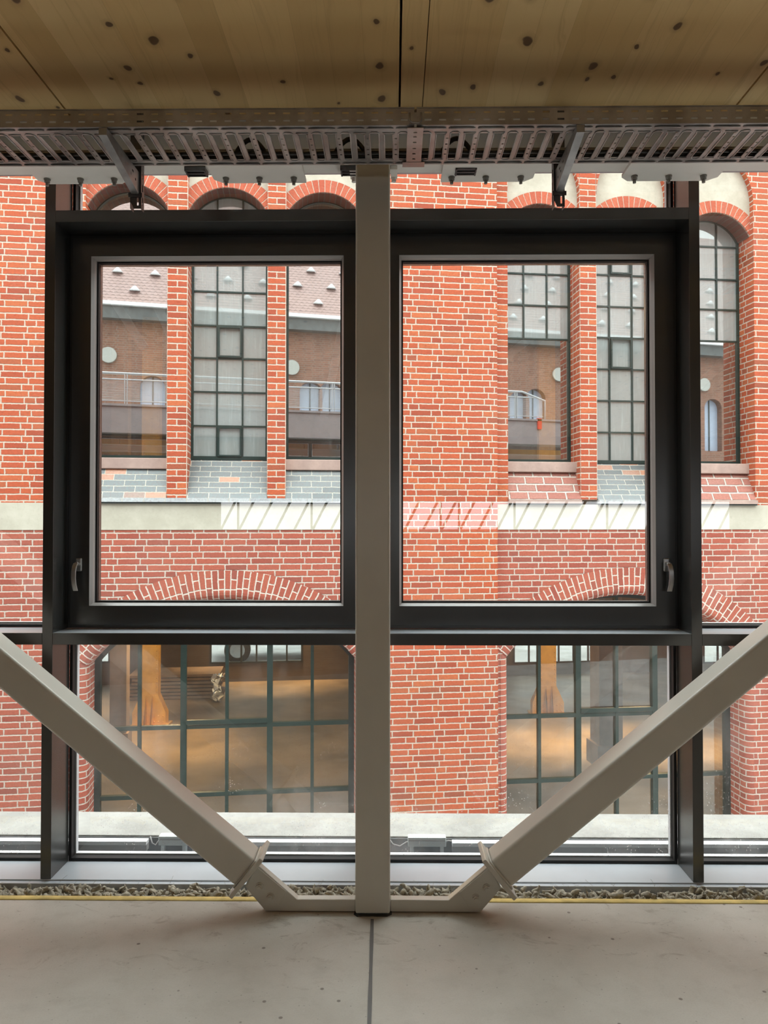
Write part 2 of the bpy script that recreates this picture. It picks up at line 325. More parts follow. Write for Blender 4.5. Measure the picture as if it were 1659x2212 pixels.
# ------------------------------------------------------------------ mesh helpers
class MB:
    def __init__(s): s.v = []; s.f = []; s.uv = []; s.sm = []
    def face(s, pts, uv=None, smooth=False):
        i = len(s.v); s.v.extend([tuple(p) for p in pts]); s.f.append(tuple(range(i, i+len(pts)))); s.sm.append(smooth)
        if uv is None:
            a, b, c = [Vector(p) for p in pts[:3]]; n = (b-a).cross(c-a); ax = [abs(q) for q in n]
            if ax[1] >= ax[0] and ax[1] >= ax[2]: uv = [(p[0], p[2]) for p in pts]
            elif ax[0] >= ax[2]: uv = [(p[1], p[2]) for p in pts]
            else: uv = [(p[0], p[1]) for p in pts]
        s.uv.append(uv)
        return s
    def box(s, x0, x1, y0, y1, z0, z1):
        x0, x1 = min(x0, x1), max(x0, x1); y0, y1 = min(y0, y1), max(y0, y1); z0, z1 = min(z0, z1), max(z0, z1)
        P = lambda i: (x1 if i & 1 else x0, y1 if i & 2 else y0, z1 if i & 4 else z0)
        for q in ((0, 1, 5, 4), (3, 2, 6, 7), (2, 0, 4, 6), (1, 3, 7, 5), (4, 5, 7, 6), (2, 3, 1, 0)): s.face([P(i) for i in q])
        return s
    def plate(s, outer, holes, y0, y1, back=True):       # outline in (x, z), extruded from y0 (front) to y1
        polys = [[Vector((p[0], p[1], 0)) for p in outer]]+[[Vector((p[0], p[1], 0)) for p in h] for h in holes]
        flat = [p for q in polys for p in q]
        for tri in tessellate_polygon(polys):
            a, b, c = [flat[i] for i in tri]
            if (b-a).cross(c-a).z < 0: b, c = c, b
            s.face([(q.x, y0, q.y) for q in (a, b, c)])
            if back: s.face([(q.x, y1, q.y) for q in (a, c, b)])
        for k, q in enumerate(polys):
            area = sum(q[i].x*q[(i+1) % len(q)].y-q[(i+1) % len(q)].x*q[i].y for i in range(len(q)))
            if (area < 0) != (k > 0): q = q[::-1]
            L = 0
            for i in range(len(q)):
                a, b = q[i], q[(i+1) % len(q)]; l = (b-a).length
                s.face([(b.x, y0, b.y), (a.x, y0, a.y), (a.x, y1, a.y), (b.x, y1, b.y)], [(0, L+l), (0, L), (y1-y0, L), (y1-y0, L+l)]); L += l
        return s
    def cyl(s, p0, p1, r, n=10, r1=None, cap=True, smooth=True):
        p0, p1 = Vector(p0), Vector(p1); d = (p1-p0).normalized(); r1 = r if r1 is None else r1
        a = d.orthogonal().normalized(); b = d.cross(a)
        A = [p0+(a*math.cos(2*PI*i/n)+b*math.sin(2*PI*i/n))*r for i in range(n)]; B = [p1+(a*math.cos(2*PI*i/n)+b*math.sin(2*PI*i/n))*r1 for i in range(n)]
        for i in range(n): j = (i+1) % n; s.face([A[i], A[j], B[j], B[i]], None, smooth)
        if cap: s.face(A[::-1]); s.face(B)
        return s
    def tube(s, pts, r, n=6, closed=False):
        pts = [Vector(p) for p in pts]; N = len(pts); rings = []
        for i, p in enumerate(pts):
            d = ((pts[(i+1) % N] if closed or i < N-1 else p)-(pts[i-1] if closed or i > 0 else p)).normalized()
            a = d.cross(Vector((.31, .17, .93))).normalized(); b = d.cross(a)
            rings.append([p+(a*math.cos(2*PI*k/n)+b*math.sin(2*PI*k/n))*r for k in range(n)])
        for i in range(N if closed else N-1):
            A, B = rings[i], rings[(i+1) % N]
            for k in range(n): j = (k+1) % n; s.face([A[k], A[j], B[j], B[k]], None, True)
        if not closed:
            s.face(rings[0][::-1]); s.face(rings[-1])
        return s
    def build(s, name, mat, parent=None, loc=None, bevel=0, merge=True):
        me = bpy.data.meshes.new(name); me.from_pydata(s.v, [], s.f); me.materials.append(mat)
        ul = me.uv_layers.new(name='UVMap'); k = 0
        for i, p in enumerate(me.polygons):
            p.use_smooth = s.sm[i]
            for q in s.uv[i]: ul.data[k].uv = q; k += 1
        if merge:
            bm = bmesh.new(); bm.from_mesh(me); bmesh.ops.remove_doubles(bm, verts=bm.verts, dist=1e-5); bm.to_mesh(me); bm.free()
        o = bpy.data.objects.new(name, me); COL.objects.link(o)
        if parent: o.parent = parent
        if loc: o.location = loc
        if bevel:
            b = o.modifiers.new('bevel', 'BEVEL'); b.width = bevel; b.segments = 3; b.limit_method = 'ANGLE'
            me.shade_smooth() if hasattr(me, 'shade_smooth') else None
            w = o.modifiers.new('normals', 'WEIGHTED_NORMAL'); w.keep_sharp = False
        return o
def bx(*a): return MB().box(*a)
def empty(name, loc=(0, 0, 0), rz=0, parent=None):
    o = bpy.data.objects.new(name, None); COL.objects.link(o); o.location = loc; o.rotation_euler = (0, 0, rz); o.empty_display_size = .1
    if parent: o.parent = parent
    return o
def tag(o, label, cat, group=None, kind=None):
    o['label'] = label; o['category'] = cat
    if group: o['group'] = group
    if kind: o['kind'] = kind
    return o
def arc(cu, cz, r, a0, a1, n): return [(cu+r*math.sin(a0+(a1-a0)*i/n), cz+r*math.cos(a0+(a1-a0)*i/n)) for i in range(n+1)]
def seg_arch(u0, u1, zs, rise, n=24):            # segmental arch curve from the left spring over the crown to the right spring
    h = (u1-u0)/2; R = (h*h+rise*rise)/(2*rise); c = (u0+u1)/2; cz = zs+rise-R; a = math.asin(min(1, h/R)); return arc(c, cz, R, -a, a, n), c, cz, R, a
def ring_mesh(c, cz, R, a, th, d0, d1, rnd=0, n=36, uoff=0):   # brick arch ring with voussoir UVs, front at d0, soffit to d1
    mb = MB(); prof = [(R+th, d0), (R+rnd, d0)]
    if rnd: prof += [(R+rnd-rnd*math.sin(k*PI/8), d0+rnd-rnd*math.cos(k*PI/8)) for k in range(1, 5)]
    prof += [(R, d1)]
    L = [0]
    for i in range(1, len(prof)): L.append(L[-1]+math.dist(prof[i], prof[i-1]))
    for i in range(n):
        t0, t1 = -a+2*a*i/n, -a+2*a*(i+1)/n
        for k in range(len(prof)-1):
            q = []; uvq = []
            for (t, kk) in ((t0, k), (t0, k+1), (t1, k+1), (t1, k)):
                r, d = prof[kk]; q.append((c+r*math.sin(t), d, cz+r*math.cos(t))); uvq.append((L[kk], t*(R+th*.5)))
            mb.face(q, uvq, False)
    for t in (-a, a):
        q = [(c+r*math.sin(t), d, cz+r*math.cos(t)) for r, d in prof]+[(c+(R+th)*math.sin(t), d1, cz+(R+th)*math.cos(t))]
        mb.face(q if t > 0 else q[::-1])
    return mb

# ================================================================== THE ROOM
CEIL = 3.18; X0, X1, YB = -7.0, 6.4, -7.0
fl = bx(X0, X1, YB, 3.20, -.25, 0).build('floor', M['floor']); tag(fl, 'worn grey brown screed floor inside the window wall', 'floor', kind='structure')
pts = []
jm = MB(); ys = [YB+(3.05-YB)*i/60 for i in range(61)]
xj = lambda y: -.0815+(3.05-y)*.0125
for i in range(60):
    a, b = ys[i], ys[i+1]; wa = .0065+.002*noise.noise((0, a*6, 0)); wb_ = .0065+.002*noise.noise((0, b*6, 0))
    jm.face([(xj(a)-wa, a, .0012), (xj(a)+wa, a, .0012), (xj(b)+wb_, b, .0012), (xj(b)-wb_, b, .0012)])
jo = jm.build('joint_sealant', paint('grey_sealant', (.13, .125, .12), .6), fl); jo['label'] = 'dark grey sealed floor joint'
# timber ceiling panels with open joints
cm = MB(); seams = [X0, -3.91, -2.60, -1.285, .0264, .1154, 1.335, 2.64, 3.95, X1]
for a, b in zip(seams, seams[1:]):
    g0, g1 = (.004, .004)
    if abs(a-.1154) < .01: g0 = .0015
    if abs(b-.1154) < .01: g1 = .0015
    cm.box(a+g0, b-g1, YB, 3.30, CEIL, CEIL+.10)
ce = cm.build('ceiling', M['wood']); tag(ce, 'knotty spruce timber panel ceiling with dark joints', 'ceiling', kind='structure')
def wall(name, *a):
    o = bx(*a).build(name, M['room_wall']); o['kind'] = 'structure'; return o
tag(wall('wall_left', X0-.2, X0, YB-.2, 3.40, -.25, CEIL+.10), 'plain side wall left of the room', 'wall', kind='structure')
tag(wall('wall_right', X1, X1+.2, YB-.2, 3.40, -.25, CEIL+.10), 'plain side wall right of the room', 'wall', kind='structure')
wbk = wall('wall_back', X0, X1, YB-.2, YB, -.25, CEIL+.10); tag(wbk, 'plain wall behind the viewer', 'wall', kind='structure')
# glowing strip added behind the viewer for the bright band mirrored in the panes
ls = bx(-3.2, X1-.2, YB+.01, YB+.03, 1.47, 1.98).build('window_9', M['lit_strip']); tag(ls, 'long glowing strip added behind the viewer for the bright band mirrored in the panes', 'window', kind='structure')  # added glowing strip, not a real window
fm = MB(); x = -3.2
while x < X1-.3:
    fm.face([(x, YB+.05, 1.47), (x+.05, YB+.05, 1.47), (x+.31, YB+.05, 1.98), (x+.26, YB+.05, 1.98)]); fm.box(x-.02, x+.02, YB+.03, YB+.06, 1.45, 2.0) if int((x+3.2)/.34) % 4 == 0 else None; x += .34
fm.build('frame', M['bead'], ls)
sg = bx(-4.9, -4.52, YB+.01, YB+.05, 1.98, 2.17).build('exit_sign', M['green_sign']); tag(sg, 'green emergency exit sign on the wall behind the viewer', 'sign')
sm_ = MB(); sm_.box(-4.85, -4.74, YB+.05, YB+.054, 2.01, 2.14); sm_.box(-4.70, -4.60, YB+.05, YB+.054, 2.06, 2.09); sm_.face([(-4.62, YB+.053, 2.02), (-4.54, YB+.053, 2.075), (-4.62, YB+.053, 2.13)]); sm_.build('pictogram', M['white'], sg)

# ------------------------------------------------------------------ curtain wall
YM0, YM1, YG = 3.42, 3.605, 3.64
ML, MR, MC = -1.540, 1.342, -.0995; W = .0235; PITCHM = MR-ML
ZS = -.020
def trim(name, label, *a, mat='anthracite', bev=.0015):
    o = bx(*a).build(name, M[mat], bevel=bev); tag(o, label, 'window frame', kind='structure'); return o
mx = [ML-PITCHM, ML, MR, MR+PITCHM]
trim('trim_1', 'dark grey mullion left of the left opening window', ML-W, ML+W, YM0, YM1, ZS, 3.31)
trim('trim_2', 'dark grey mullion right of the right opening window', MR-W, MR+W, YM0, YM1, ZS, 3.31)
trim('trim_3', 'dark grey mullion hidden behind the white column', MC-W, MC+W, YM0, YM1, ZS, 3.31)
trim('trim_4', 'dark grey mullion beyond the left edge', ML-PITCHM-W, ML-PITCHM+W, YM0, YM1, ZS, 3.31)
trim('trim_5', 'dark grey mullion beyond the right edge', MR+PITCHM-W, MR+PITCHM+W, YM0, YM1, ZS, 3.31)
k = 6
bays = [(ML-PITCHM, ML), (ML, MC), (MC, MR), (MR, MR+PITCHM)]
side = ['far left of the left mullion', 'left window', 'right window', 'far right of the right mullion']
for i, (a, b) in enumerate(bays):
    a += W; b -= W
    t_ = trim('trim_%d' % k, 'dark grey transom under the %s' % side[i], a, b, YM0, YM1, 1.016, 1.067); k += 1
    cp_ = bx(a, b, YM0+.001, YM1 if i in (0, 3) else 3.578, 1.0671, 1.0686).build('sheen_cap', M['anthracite_sheen'], t_); cp_['label'] = 'added pale cap with the transom top reflection put into its colour'  # added strip, paints the bright reflection on the transom top
    if i in (1, 2): trim('trim_%d' % k, 'dark grey transom above the %s' % side[i], a, b, YM0, YM1, 2.912, 2.965); k += 1
    trim('trim_%d' % k, 'dark grey head transom above the %s' % side[i], a, b, YM0, YM1, 3.262, 3.31); k += 1
si = MB(); si.box(X0, X1, YM0-.002, 3.66, ZS-.05, ZS); si.box(X0, X1, YM0-.028, YM0-.002, ZS-.05, ZS-.006)
so = si.build('trim_30', M['anthracite_sheen'], bevel=.0012); tag(so, 'long grey metal sill at the foot of the glazing', 'window sill', kind='structure')

def fixed_pane(n, label, x0, x1, z0, z1, glass='pane_clear'):
    e = empty('window_%d' % n, ((x0+x1)/2, YG, z0)); tag(e, label, 'window', kind='structure')
    cx_ = (x0+x1)/2; w = (x1-x0)/2; h = z1-z0; g = .014; sp = .006
    f = MB()
    f.plate([(-w, 0), (w, 0), (w, h), (-w, h)], [[(-w+g, g), (w-g, g), (w-g, h-g), (-w+g, h-g)]], YM1-YG, .03)
    f.build('gasket', M['gasket'], e)
    f = MB(); a = g; b = g+sp
    f.plate([(-w+a, a), (w-a, a), (w-a, h-a), (-w+a, h-a)], [[(-w+b, b), (w-b, b), (w-b, h-b), (-w+b, h-b)]], .004, .03)
    f.build('spacer', M['spacer'], e)
    MB().face([(-w+a, .002, a), (w-a, .002, a), (w-a, .002, h-a), (-w+a, .002, h-a)]).build('glass', M[glass], e)
    return e
fixed_pane(3, 'low wet glass pane below the left window, behind the left brace', ML+W, MC-W, ZS, 1.016, 'pane_wet')
fixed_pane(4, 'low wet glass pane below the right window, behind the right brace', MC+W, MR-W, ZS, 1.016, 'pane_wet')
fixed_pane(5, 'narrow top glass pane above the left window', ML+W, MC-W, 2.965, 3.262)
fixed_pane(6, 'narrow top glass pane above the right window', MC+W, MR-W, 2.965, 3.262)
fixed_pane(7, 'tall glass pane at the left picture edge', ML-PITCHM+W, ML-W, 1.069, 3.262)
fixed_pane(8, 'tall glass pane at the right picture edge', MR+W, MR+PITCHM-W, 1.069, 3.262)
fixed_pane(10, 'low wet glass pane at the left picture edge', ML-PITCHM+W, ML-W, ZS, 1.016, 'pane_wet')
fixed_pane(11, 'low wet glass pane at the right picture edge', MR+W, MR+PITCHM-W, ZS, 1.016, 'pane_wet')

def casement(n, label, x0, x1, hside):
    z0, z1 = 1.069, 2.912
    e = empty('window_%d' % n, ((x0+x1)/2, 3.57, z0)); tag(e, label, 'window', kind='structure')
    w = (x1-x0)/2; h = z1-z0
    R = lambda a: [(-w+a, a), (w-a, a), (w-a, h-a), (-w+a, h-a)]
    MB().plate(R(0), [R(.022)], .012, .10).build('frame', M['anthracite'], e, bevel=.001)
    sa = MB(); sa.plate(R(.017), [R(.106)], -.008, .04); sa.plate(R(.025), [R(.124)], .0505, .09)
    s_ = sa.build('sash', M['anthracite'], e, bevel=.0012)
    q0, q1 = R(.106), R(.116); b = MB()
    for i in range(4):
        j = (i+1) % 4
        b.face([(q0[i][0], -.007, q0[i][1]), (q0[j][0], -.007, q0[j][1]), (q1[j][0], .012, q1[j][1]), (q1[i][0], .012, q1[i][1])])
        b.face([(q1[i][0], .012, q1[i][1]), (q1[j][0], .012, q1[j][1]), (q1[j][0], .05, q1[j][1]), (q1[i][0], .05, q1[i][1])])
    bo = b.build('bead', M['bead'], s_); bo['label'] = 'bright bevelled glazing bead'
    MB().plate(R(.1155), [R(.124)], .040, .06).build('gasket', M['gasket'], s_)
    q = R(.120); MB().face([(p[0], .052, p[1]) for p in q]).build('glass', M['pane_clear'], e)
    # lever handle
    hx, hz = (hside*(w-.060), 1.335-1.069)
    hb = bx(hx-.014, hx+.014, -.019, -.008, hz-.0, hz+.062).build('handle', M['satin'], e, bevel=.006); hb['label'] = 'satin aluminium lever handle'
    hb2 = MB(); hb2.cyl((hx, -.018, hz+.034), (hx, -.046, hz+.036), .0095, 14)
    path = [(hx, -.046, hz+.040), (hx+hside*.003, -.055, hz+.025), (hx+hside*.006, -.058, hz), (hx+hside*.007, -.057, hz-.03), (hx+hside*.005, -.054, hz-.06), (hx, -.050, hz-.088)]
    for i in range(len(path)-1):
        a, b_ = Vector(path[i]), Vector(path[i+1]); wa, wb_ = .0105, .0105
        A = [(a.x-wa, a.y-.005, a.z), (a.x+wa, a.y-.005, a.z), (a.x+wa, a.y+.005, a.z), (a.x-wa, a.y+.005, a.z)]
        B = [(b_.x-wb_, b_.y-.005, b_.z), (b_.x+wb_, b_.y-.005, b_.z), (b_.x+wb_, b_.y+.005, b_.z), (b_.x-wb_, b_.y+.005, b_.z)]
        for k_ in range(4): j = (k_+1) % 4; hb2.face([A[k_], B[k_], B[j], A[j]], None, True)
        if i == 0: hb2.face(A)
        if i == len(path)-2: hb2.face(B[::-1])
    hb2.build('lever', M['satin'], hb, bevel=.002)
    return e
casement(1, 'left opening window with lever handle on its left side', ML+W, MC-W, -1)
casement(2, 'right opening window with lever handle on its right side', MC+W, MR-W, 1)

# ------------------------------------------------------------------ column, braces, edge beam
XC = -.0805; YC = 3.145
co = empty('steel_column', (XC, YC, 0)); tag(co, 'upright off-white square steel column standing between the two windows', 'column')
HC = .0695
bx(-HC, HC, -HC, HC, .006, 3.035).build('shaft', M['white_steel'], co, bevel=.010)
g = MB(); n_ = 28
ring = []
for i in range(n_):
    t = 2*PI*i/n_; r = .093+.006*noise.noise((math.cos(t)*2, math.sin(t)*2, 4)); q = max(abs(math.cos(t)), abs(math.sin(t))); ring.append((math.cos(t)/q*(HC+.006+.006*noise.noise((i*.9, 1, 2))), math.sin(t)/q*(HC+.006+.006*noise.noise((i*.7, 5, 2)))))
for i in range(n_):
    j = (i+1) % n_; g.face([(ring[i][0], ring[i][1], 0.0005), (ring[j][0], ring[j][1], 0.0005), (ring[j][0]*.94, ring[j][1]*.94, .007), (ring[i][0]*.94, ring[i][1]*.94, .007)])
g.face([(p[0]*.94, p[1]*.94, .007) for p in ring]); gp = g.build('grout_bed', M['shim'], co); gp['label'] = 'dark grout bed under the column'
TH = math.radians(39.4)
def brace(sgn, label):
    e = empty('steel_brace', (XC+sgn*.45, YC, .12)); tag(e, label, 'brace', 'diagonal steel braces')
    base = Vector(e.location)
    ax = Vector((sgn*math.cos(TH), 0, math.sin(TH))); nn = Vector((-sgn*math.sin(TH), 0, math.cos(TH)))
    # foot centre of the tube measured at the end plate
    c0 = Vector((XC+sgn*.498, YC, .151))
    def P(l, n, y): return c0+ax*l+nn*n+Vector((0, y, 0))-base
    def obox(l0, l1, n0, n1, y0, y1):
        mb = MB(); Q = [P(l, n, y) for l in (l0, l1) for n in (n0, n1) for y in (y0, y1)]
        for q in ((0, 1, 3, 2), (4, 6, 7, 5), (0, 4, 5, 1), (2, 3, 7, 6), (0, 2, 6, 4), (1, 5, 7, 3)):
            mb.face([Q[i] for i in q])
        return mb
    L = (3.0-c0.z)/math.sin(TH)-.1
    t = obox(.012, L, -.064, .064, -.066, .066); o = t.build('tube', M['white_steel'], e)
    bm = bmesh.new(); bm.from_mesh(o.data); bmesh.ops.recalc_face_normals(bm, faces=bm.faces); bm.to_mesh(o.data); bm.free()
    b = o.modifiers.new('bevel', 'BEVEL'); b.width = .016; b.segments = 4; b.limit_method = 'ANGLE'; o.data.shade_smooth(); o.modifiers.new('normals', 'WEIGHTED_NORMAL')
    def fin(mb, name, bev=.002):
        o = mb.build(name, M['white_steel'], e)
        bm = bmesh.new(); bm.from_mesh(o.data); bmesh.ops.recalc_face_normals(bm, faces=bm.faces); bm.to_mesh(o.data); bm.free()
        b = o.modifiers.new('bevel', 'BEVEL'); b.width = bev; b.segments = 2; b.limit_method = 'ANGLE'; return o
    fin(obox(-.006, .012, -.098, .098, -.092, .092), 'end_plate', .004)
    wd = MB(); wd.tube([P(.014, n, y) for n, y in ((-.065, -.067), (.065, -.067), (.065, .067), (-.065, .067))], .006, 6, True); wd.build('weld_seam', M['white_steel'], e)
    # fin plate and lapped cover plate with two bolts
    for (bx_, bz_) in ((.4535, .1024), (.4107, .0622)):
        bo = MB(); p0 = Vector((XC+sgn*bx_, YC-.0465, bz_))-base; bo.cyl(p0, p0+Vector((0, -.003, 0)), .0165, 18); bo.cyl(p0+Vector((0, -.003, 0)), p0+Vector((0, -.014, 0)), .0135, 6, smooth=False); bo.cyl(p0+Vector((0, -.014, 0)), p0+Vector((0, -.021, 0)), .0075, 12)
        bo.build('bolt', M['white_steel'], e)
    return e
brace_left = brace(-1, 'off-white diagonal steel brace rising to the left from the column foot')
brace_right = brace(1, 'off-white diagonal steel brace rising to the right from the column foot')
for sgn, e in ((-1, brace_left), (1, brace_right)):
    for nm, out, y0, y1, lb in (('gusset_plate', [(.469, .192), (.303, .050), (HC+.0015, .051), (HC+.0015, .004), (.431, .004), (.513, .100)], -.042, -.004, 'gusset plate with a flat tie along the floor'),
                                ('cover_plate', [(.468, .183), (.346, .083), (.379, .028), (.418, .010), (.507, .100)], -.0465, -.0425, None)):
        mb = MB(); mb.plate([(XC+sgn*a-e.location.x, b-e.location.z) for a, b in out], [], y0, y1); o = mb.build(nm, M['white_steel'], e)
        if lb: o['label'] = lb
        bm = bmesh.new(); bm.from_mesh(o.data); bmesh.ops.remove_doubles(bm, verts=bm.verts, dist=1e-4); bmesh.ops.recalc_face_normals(bm, faces=bm.faces); bm.to_mesh(o.data); bm.free()
        b = o.modifiers.new('bevel', 'BEVEL'); b.width = .003 if lb else .001; b.segments = 2; b.limit_method = 'ANGLE'

be = empty('steel_beam', (0, 3.145, 3.04)); tag(be, 'grey white steel edge beam under the timber ceiling, behind the cable tray', 'beam')
bx(X0, X1, -.085, .088, .0, .016).build('bottom_flange', M['beam_paint'], be)
bx(X0, X1, -.006, .006, .016, .122).build('web', M['beam_paint'], be)
bx(X0, X1, -.085, .088, .122, .139).build('top_flange', M['beam_paint'], be)
def bpl(xa, xb, cl, cr, bolts):
    y1 = .148; ch = .035; mb = MB()
    out = [(xa, -.05), (xb, -.05), (xb, y1-ch if cr else y1), (xb-ch if cr else xb, y1), (xa+ch if cl else xa, y1), (xa, y1-ch if cl else y1)]
    z0, z1 = -.014, -.001
    mb.face([(p[0], p[1], z0) for p in out][::-1]); mb.face([(p[0], p[1], z1) for p in out])
    for i in range(len(out)): j = (i+1) % len(out); mb.face([(out[i][0], out[i][1], z0), (out[j][0], out[j][1], z0), (out[j][0], out[j][1], z1), (out[i][0], out[i][1], z1)])
    o = mb.build('bracket_plate', M['beam_paint'], be)
    for x in bolts:
        b = MB(); b.cyl((x, .098, -.014), (x, .098, -.018), .014, 14); b.cyl((x, .098, -.018), (x, .098, -.030), .012, 6, smooth=False); b.cyl((x, .098, -.030), (x, .098, -.044), .007, 10); b.build('bolt', M['bolt_grey'], o)
for (pa, pb, cl, cr, bs) in ((80, 275, 1, 1, (83, 157, 232)), (462, 660, 1, 0, (480, 554, 630)), (953, 1150, 0, 1, (978, 1053, 1130)), (1340, 1545, 1, 1, (1379, 1454, 1530))):
    q = lambda x, y: UZ(x, y, 3.03).x
    bpl(q(pa, 386), q(pb, 386), cl, cr, [UZ(x, 376, 3.01).x for x in bs])
for s_ in (-1, 1):
    b = MB(); b.box(XC+s_*(HC+.002), XC+s_*(HC+.030), .02, .112, -.016, -.001); b.cyl((XC+s_*(HC+.015), .098, -.016), (XC+s_*(HC+.015), .098, -.034), .010, 6, smooth=False); b.build('column_lug', M['beam_paint'], be)
# small ribbed clamps on the flange edge
for (pa, pb, y) in ((398, 443, 368), (735, 777, 367), (985, 1031, 363)):
    xa, xb = UZ(pa, y, 3.022).x, UZ(pb, y, 3.022).x
    e = empty('beam_clamp', ((xa+xb)/2, 3.19, 3.021)); w = (xb-xa)/2
    m = MB(); m.box(-w, w, -.03, .03, .004, .017); [m.box(-w, w, t-.004, t+.004, 0, .004) for t in (-.026, 0, .026)]; [m.box(t-.003, t+.003, -.03, .03, -.002, .004) for t in (-w+.004, w-.004)]
    m.build('channel', M['dark_zinc'], e)
    tag(e, {398: 'ribbed zinc channel clamp between the two plates left of the column', 735: 'ribbed zinc channel clamp just left of the column head', 985: 'ribbed zinc channel clamp on the plate right of the column head'}[pa], 'clamp', 'ribbed clamps under the beam')

# ------------------------------------------------------------------ cable tray
TZ, TY0, TY1 = 2.94, 2.652, 2.944; PT = .0512; TK = .0015
XJ = U(895, 310, 2.80).x
def side_wall(mb, x0, x1, y, z0, z1):
    s, zc = PT, [(z0+.014, z0+.021), (z0+.040, z0+.047)]; hl = .024
    n = int((x1-x0)/s); zs = [z0, zc[0][0], zc[0][1], zc[1][0], zc[1][1], z1]
    for r in (0, 2, 4): mb.box(x0, x1, y-TK/2, y+TK/2, zs[r], zs[r+1])
    for i in range(n+1):
        a = x0+i*s; b = min(a+s-hl, x1)
        for r in (1, 3):
            if b > a: mb.box(a, b, y-TK/2, y+TK/2, zs[r], zs[r+1])
def tray(x0, x1, label, lead):
    e = empty('cable_tray', ((x0+x1)/2, (TY0+TY1)/2, TZ)); tag(e, label, 'cable tray', 'lengths of perforated cable tray')
    ex, ey = e.location.x, e.location.y; a0, a1 = x0-ex, x1-ex; b0, b1 = TY0-ey, TY1-ey; W_ = b1-b0
    s0, s1 = b0+.20*W_, b0+.83*W_; sw = .031; bw = PT-sw
    mb = MB(); z0, z1 = -TK/2, TK/2
    mb.box(a0, a1, b0, s0, z0, z1); mb.box(a0, a1, s1, b1, z0, z1)
    rim = MB(); n = int((a1-a0)/PT); i = 0
    for i in range(n+1):
        a = a0+i*PT; b = min(a+bw, a1)
        if b-a < .002: break
        if i % 2 == 0 and i > 0:                     # bar with square holes
            c0, c1 = a+bw*.32, a+bw*.68
            mb.box(a, c0, s0, s1, z0, z1); mb.box(c1, b, s0, s1, z0, z1)
            ys_ = [s0+.03, s0+.073, s0+.111, s0+.149]; prev = s0
            for yy in ys_: mb.box(c0, c1, prev, yy, z0, z1); prev = yy+.0085
            mb.box(c0, c1, prev, s1, z0, z1)
        else: mb.box(a, b, s0, s1, z0, z1)
        sa, sb = a+bw-.001, a+PT+.001
        if sb < a1 and i < n:
            if i % 2 == 0: pts = [(sa, s0-.004), (sa+.008, s0-.014), (sb-.008, s0-.014), (sb, s0-.004), (sb, s1+.003), (sb-.009, s1+.013), (sa+.009, s1+.013), (sa, s1+.003)]
            else: pts = [(sa-.005, s0-.008), (sb+.005, s0-.008), (sb-.001, s0+.004), (sb-.001, s1-.004), (sb+.005, s1+.007), (sa-.005, s1+.007), (sa+.001, s1-.004), (sa+.001, s0+.004)]
            rim.tube([(p[0], p[1], z0-.0008) for p in pts], .0026, 5, True)
        if i % 2 == 0:
            for yy in (b0+.016, b1-.016):
                xa, xb = a+.012, min(a+.102, a1-.004)
                if xb-xa > .03: rim.tube([(xa, yy+.004, z0), (xa+.006, yy, z0-.003), (xb-.006, yy, z0-.003), (xb, yy+.004, z0)], .0036, 6)
    mb.build('base', M['tray'], e, merge=False); rim.build('pressed_ribs', M['tray'], e)
    for y in (b0, b1):
        w = MB(); side_wall(w, a0, a1, y, 0, .060); w.box(a0, a1, y-.003, y+.003, .058, .061); w.build('side_wall', M['tray'], e, merge=False)
    return e
tray(-4.3, XJ-.004, 'galvanised perforated cable tray length left of the joint', 0)
tray(XJ+.004, 4.5, 'galvanised perforated cable tray length right of the joint', 0)
jp = empty('tray_joint_plate', (XJ, (TY0+TY1)/2, TZ-.010)); tag(jp, 'flat joint plate with square holes between the two tray lengths', 'joint plate')
m = MB(); H_ = (TY1-TY0)/2
m.box(-.028, -.006, -H_, H_, -.0012, .0012); m.box(.006, .028, -H_, H_, -.0012, .0012)
prev = -H_
for yy in (-.12, -.09, -.05, -.005, .035, .075, .11): m.box(-.006, .006, prev, yy, -.0012, .0012); prev = yy+.009
m.box(-.006, .006, prev, H_, -.0012, .0012); m.box(-.042, .042, H_-.042, H_-.002, -.0024, -.0012); m.build('plate', M['tray'], jp, merge=False)
m = MB(); fy = -H_-.004; m.box(-.022, .022, fy, fy+.002, .012, .052)
m.tube([(-.020, fy-.001, .050), (-.020, fy-.001, .022), (-.011, fy-.001, .016), (.011, fy-.001, .016), (.020, fy-.001, .022), (.020, fy-.001, .050)], .003, 6); m.build('side_clip', M['tray'], jp)

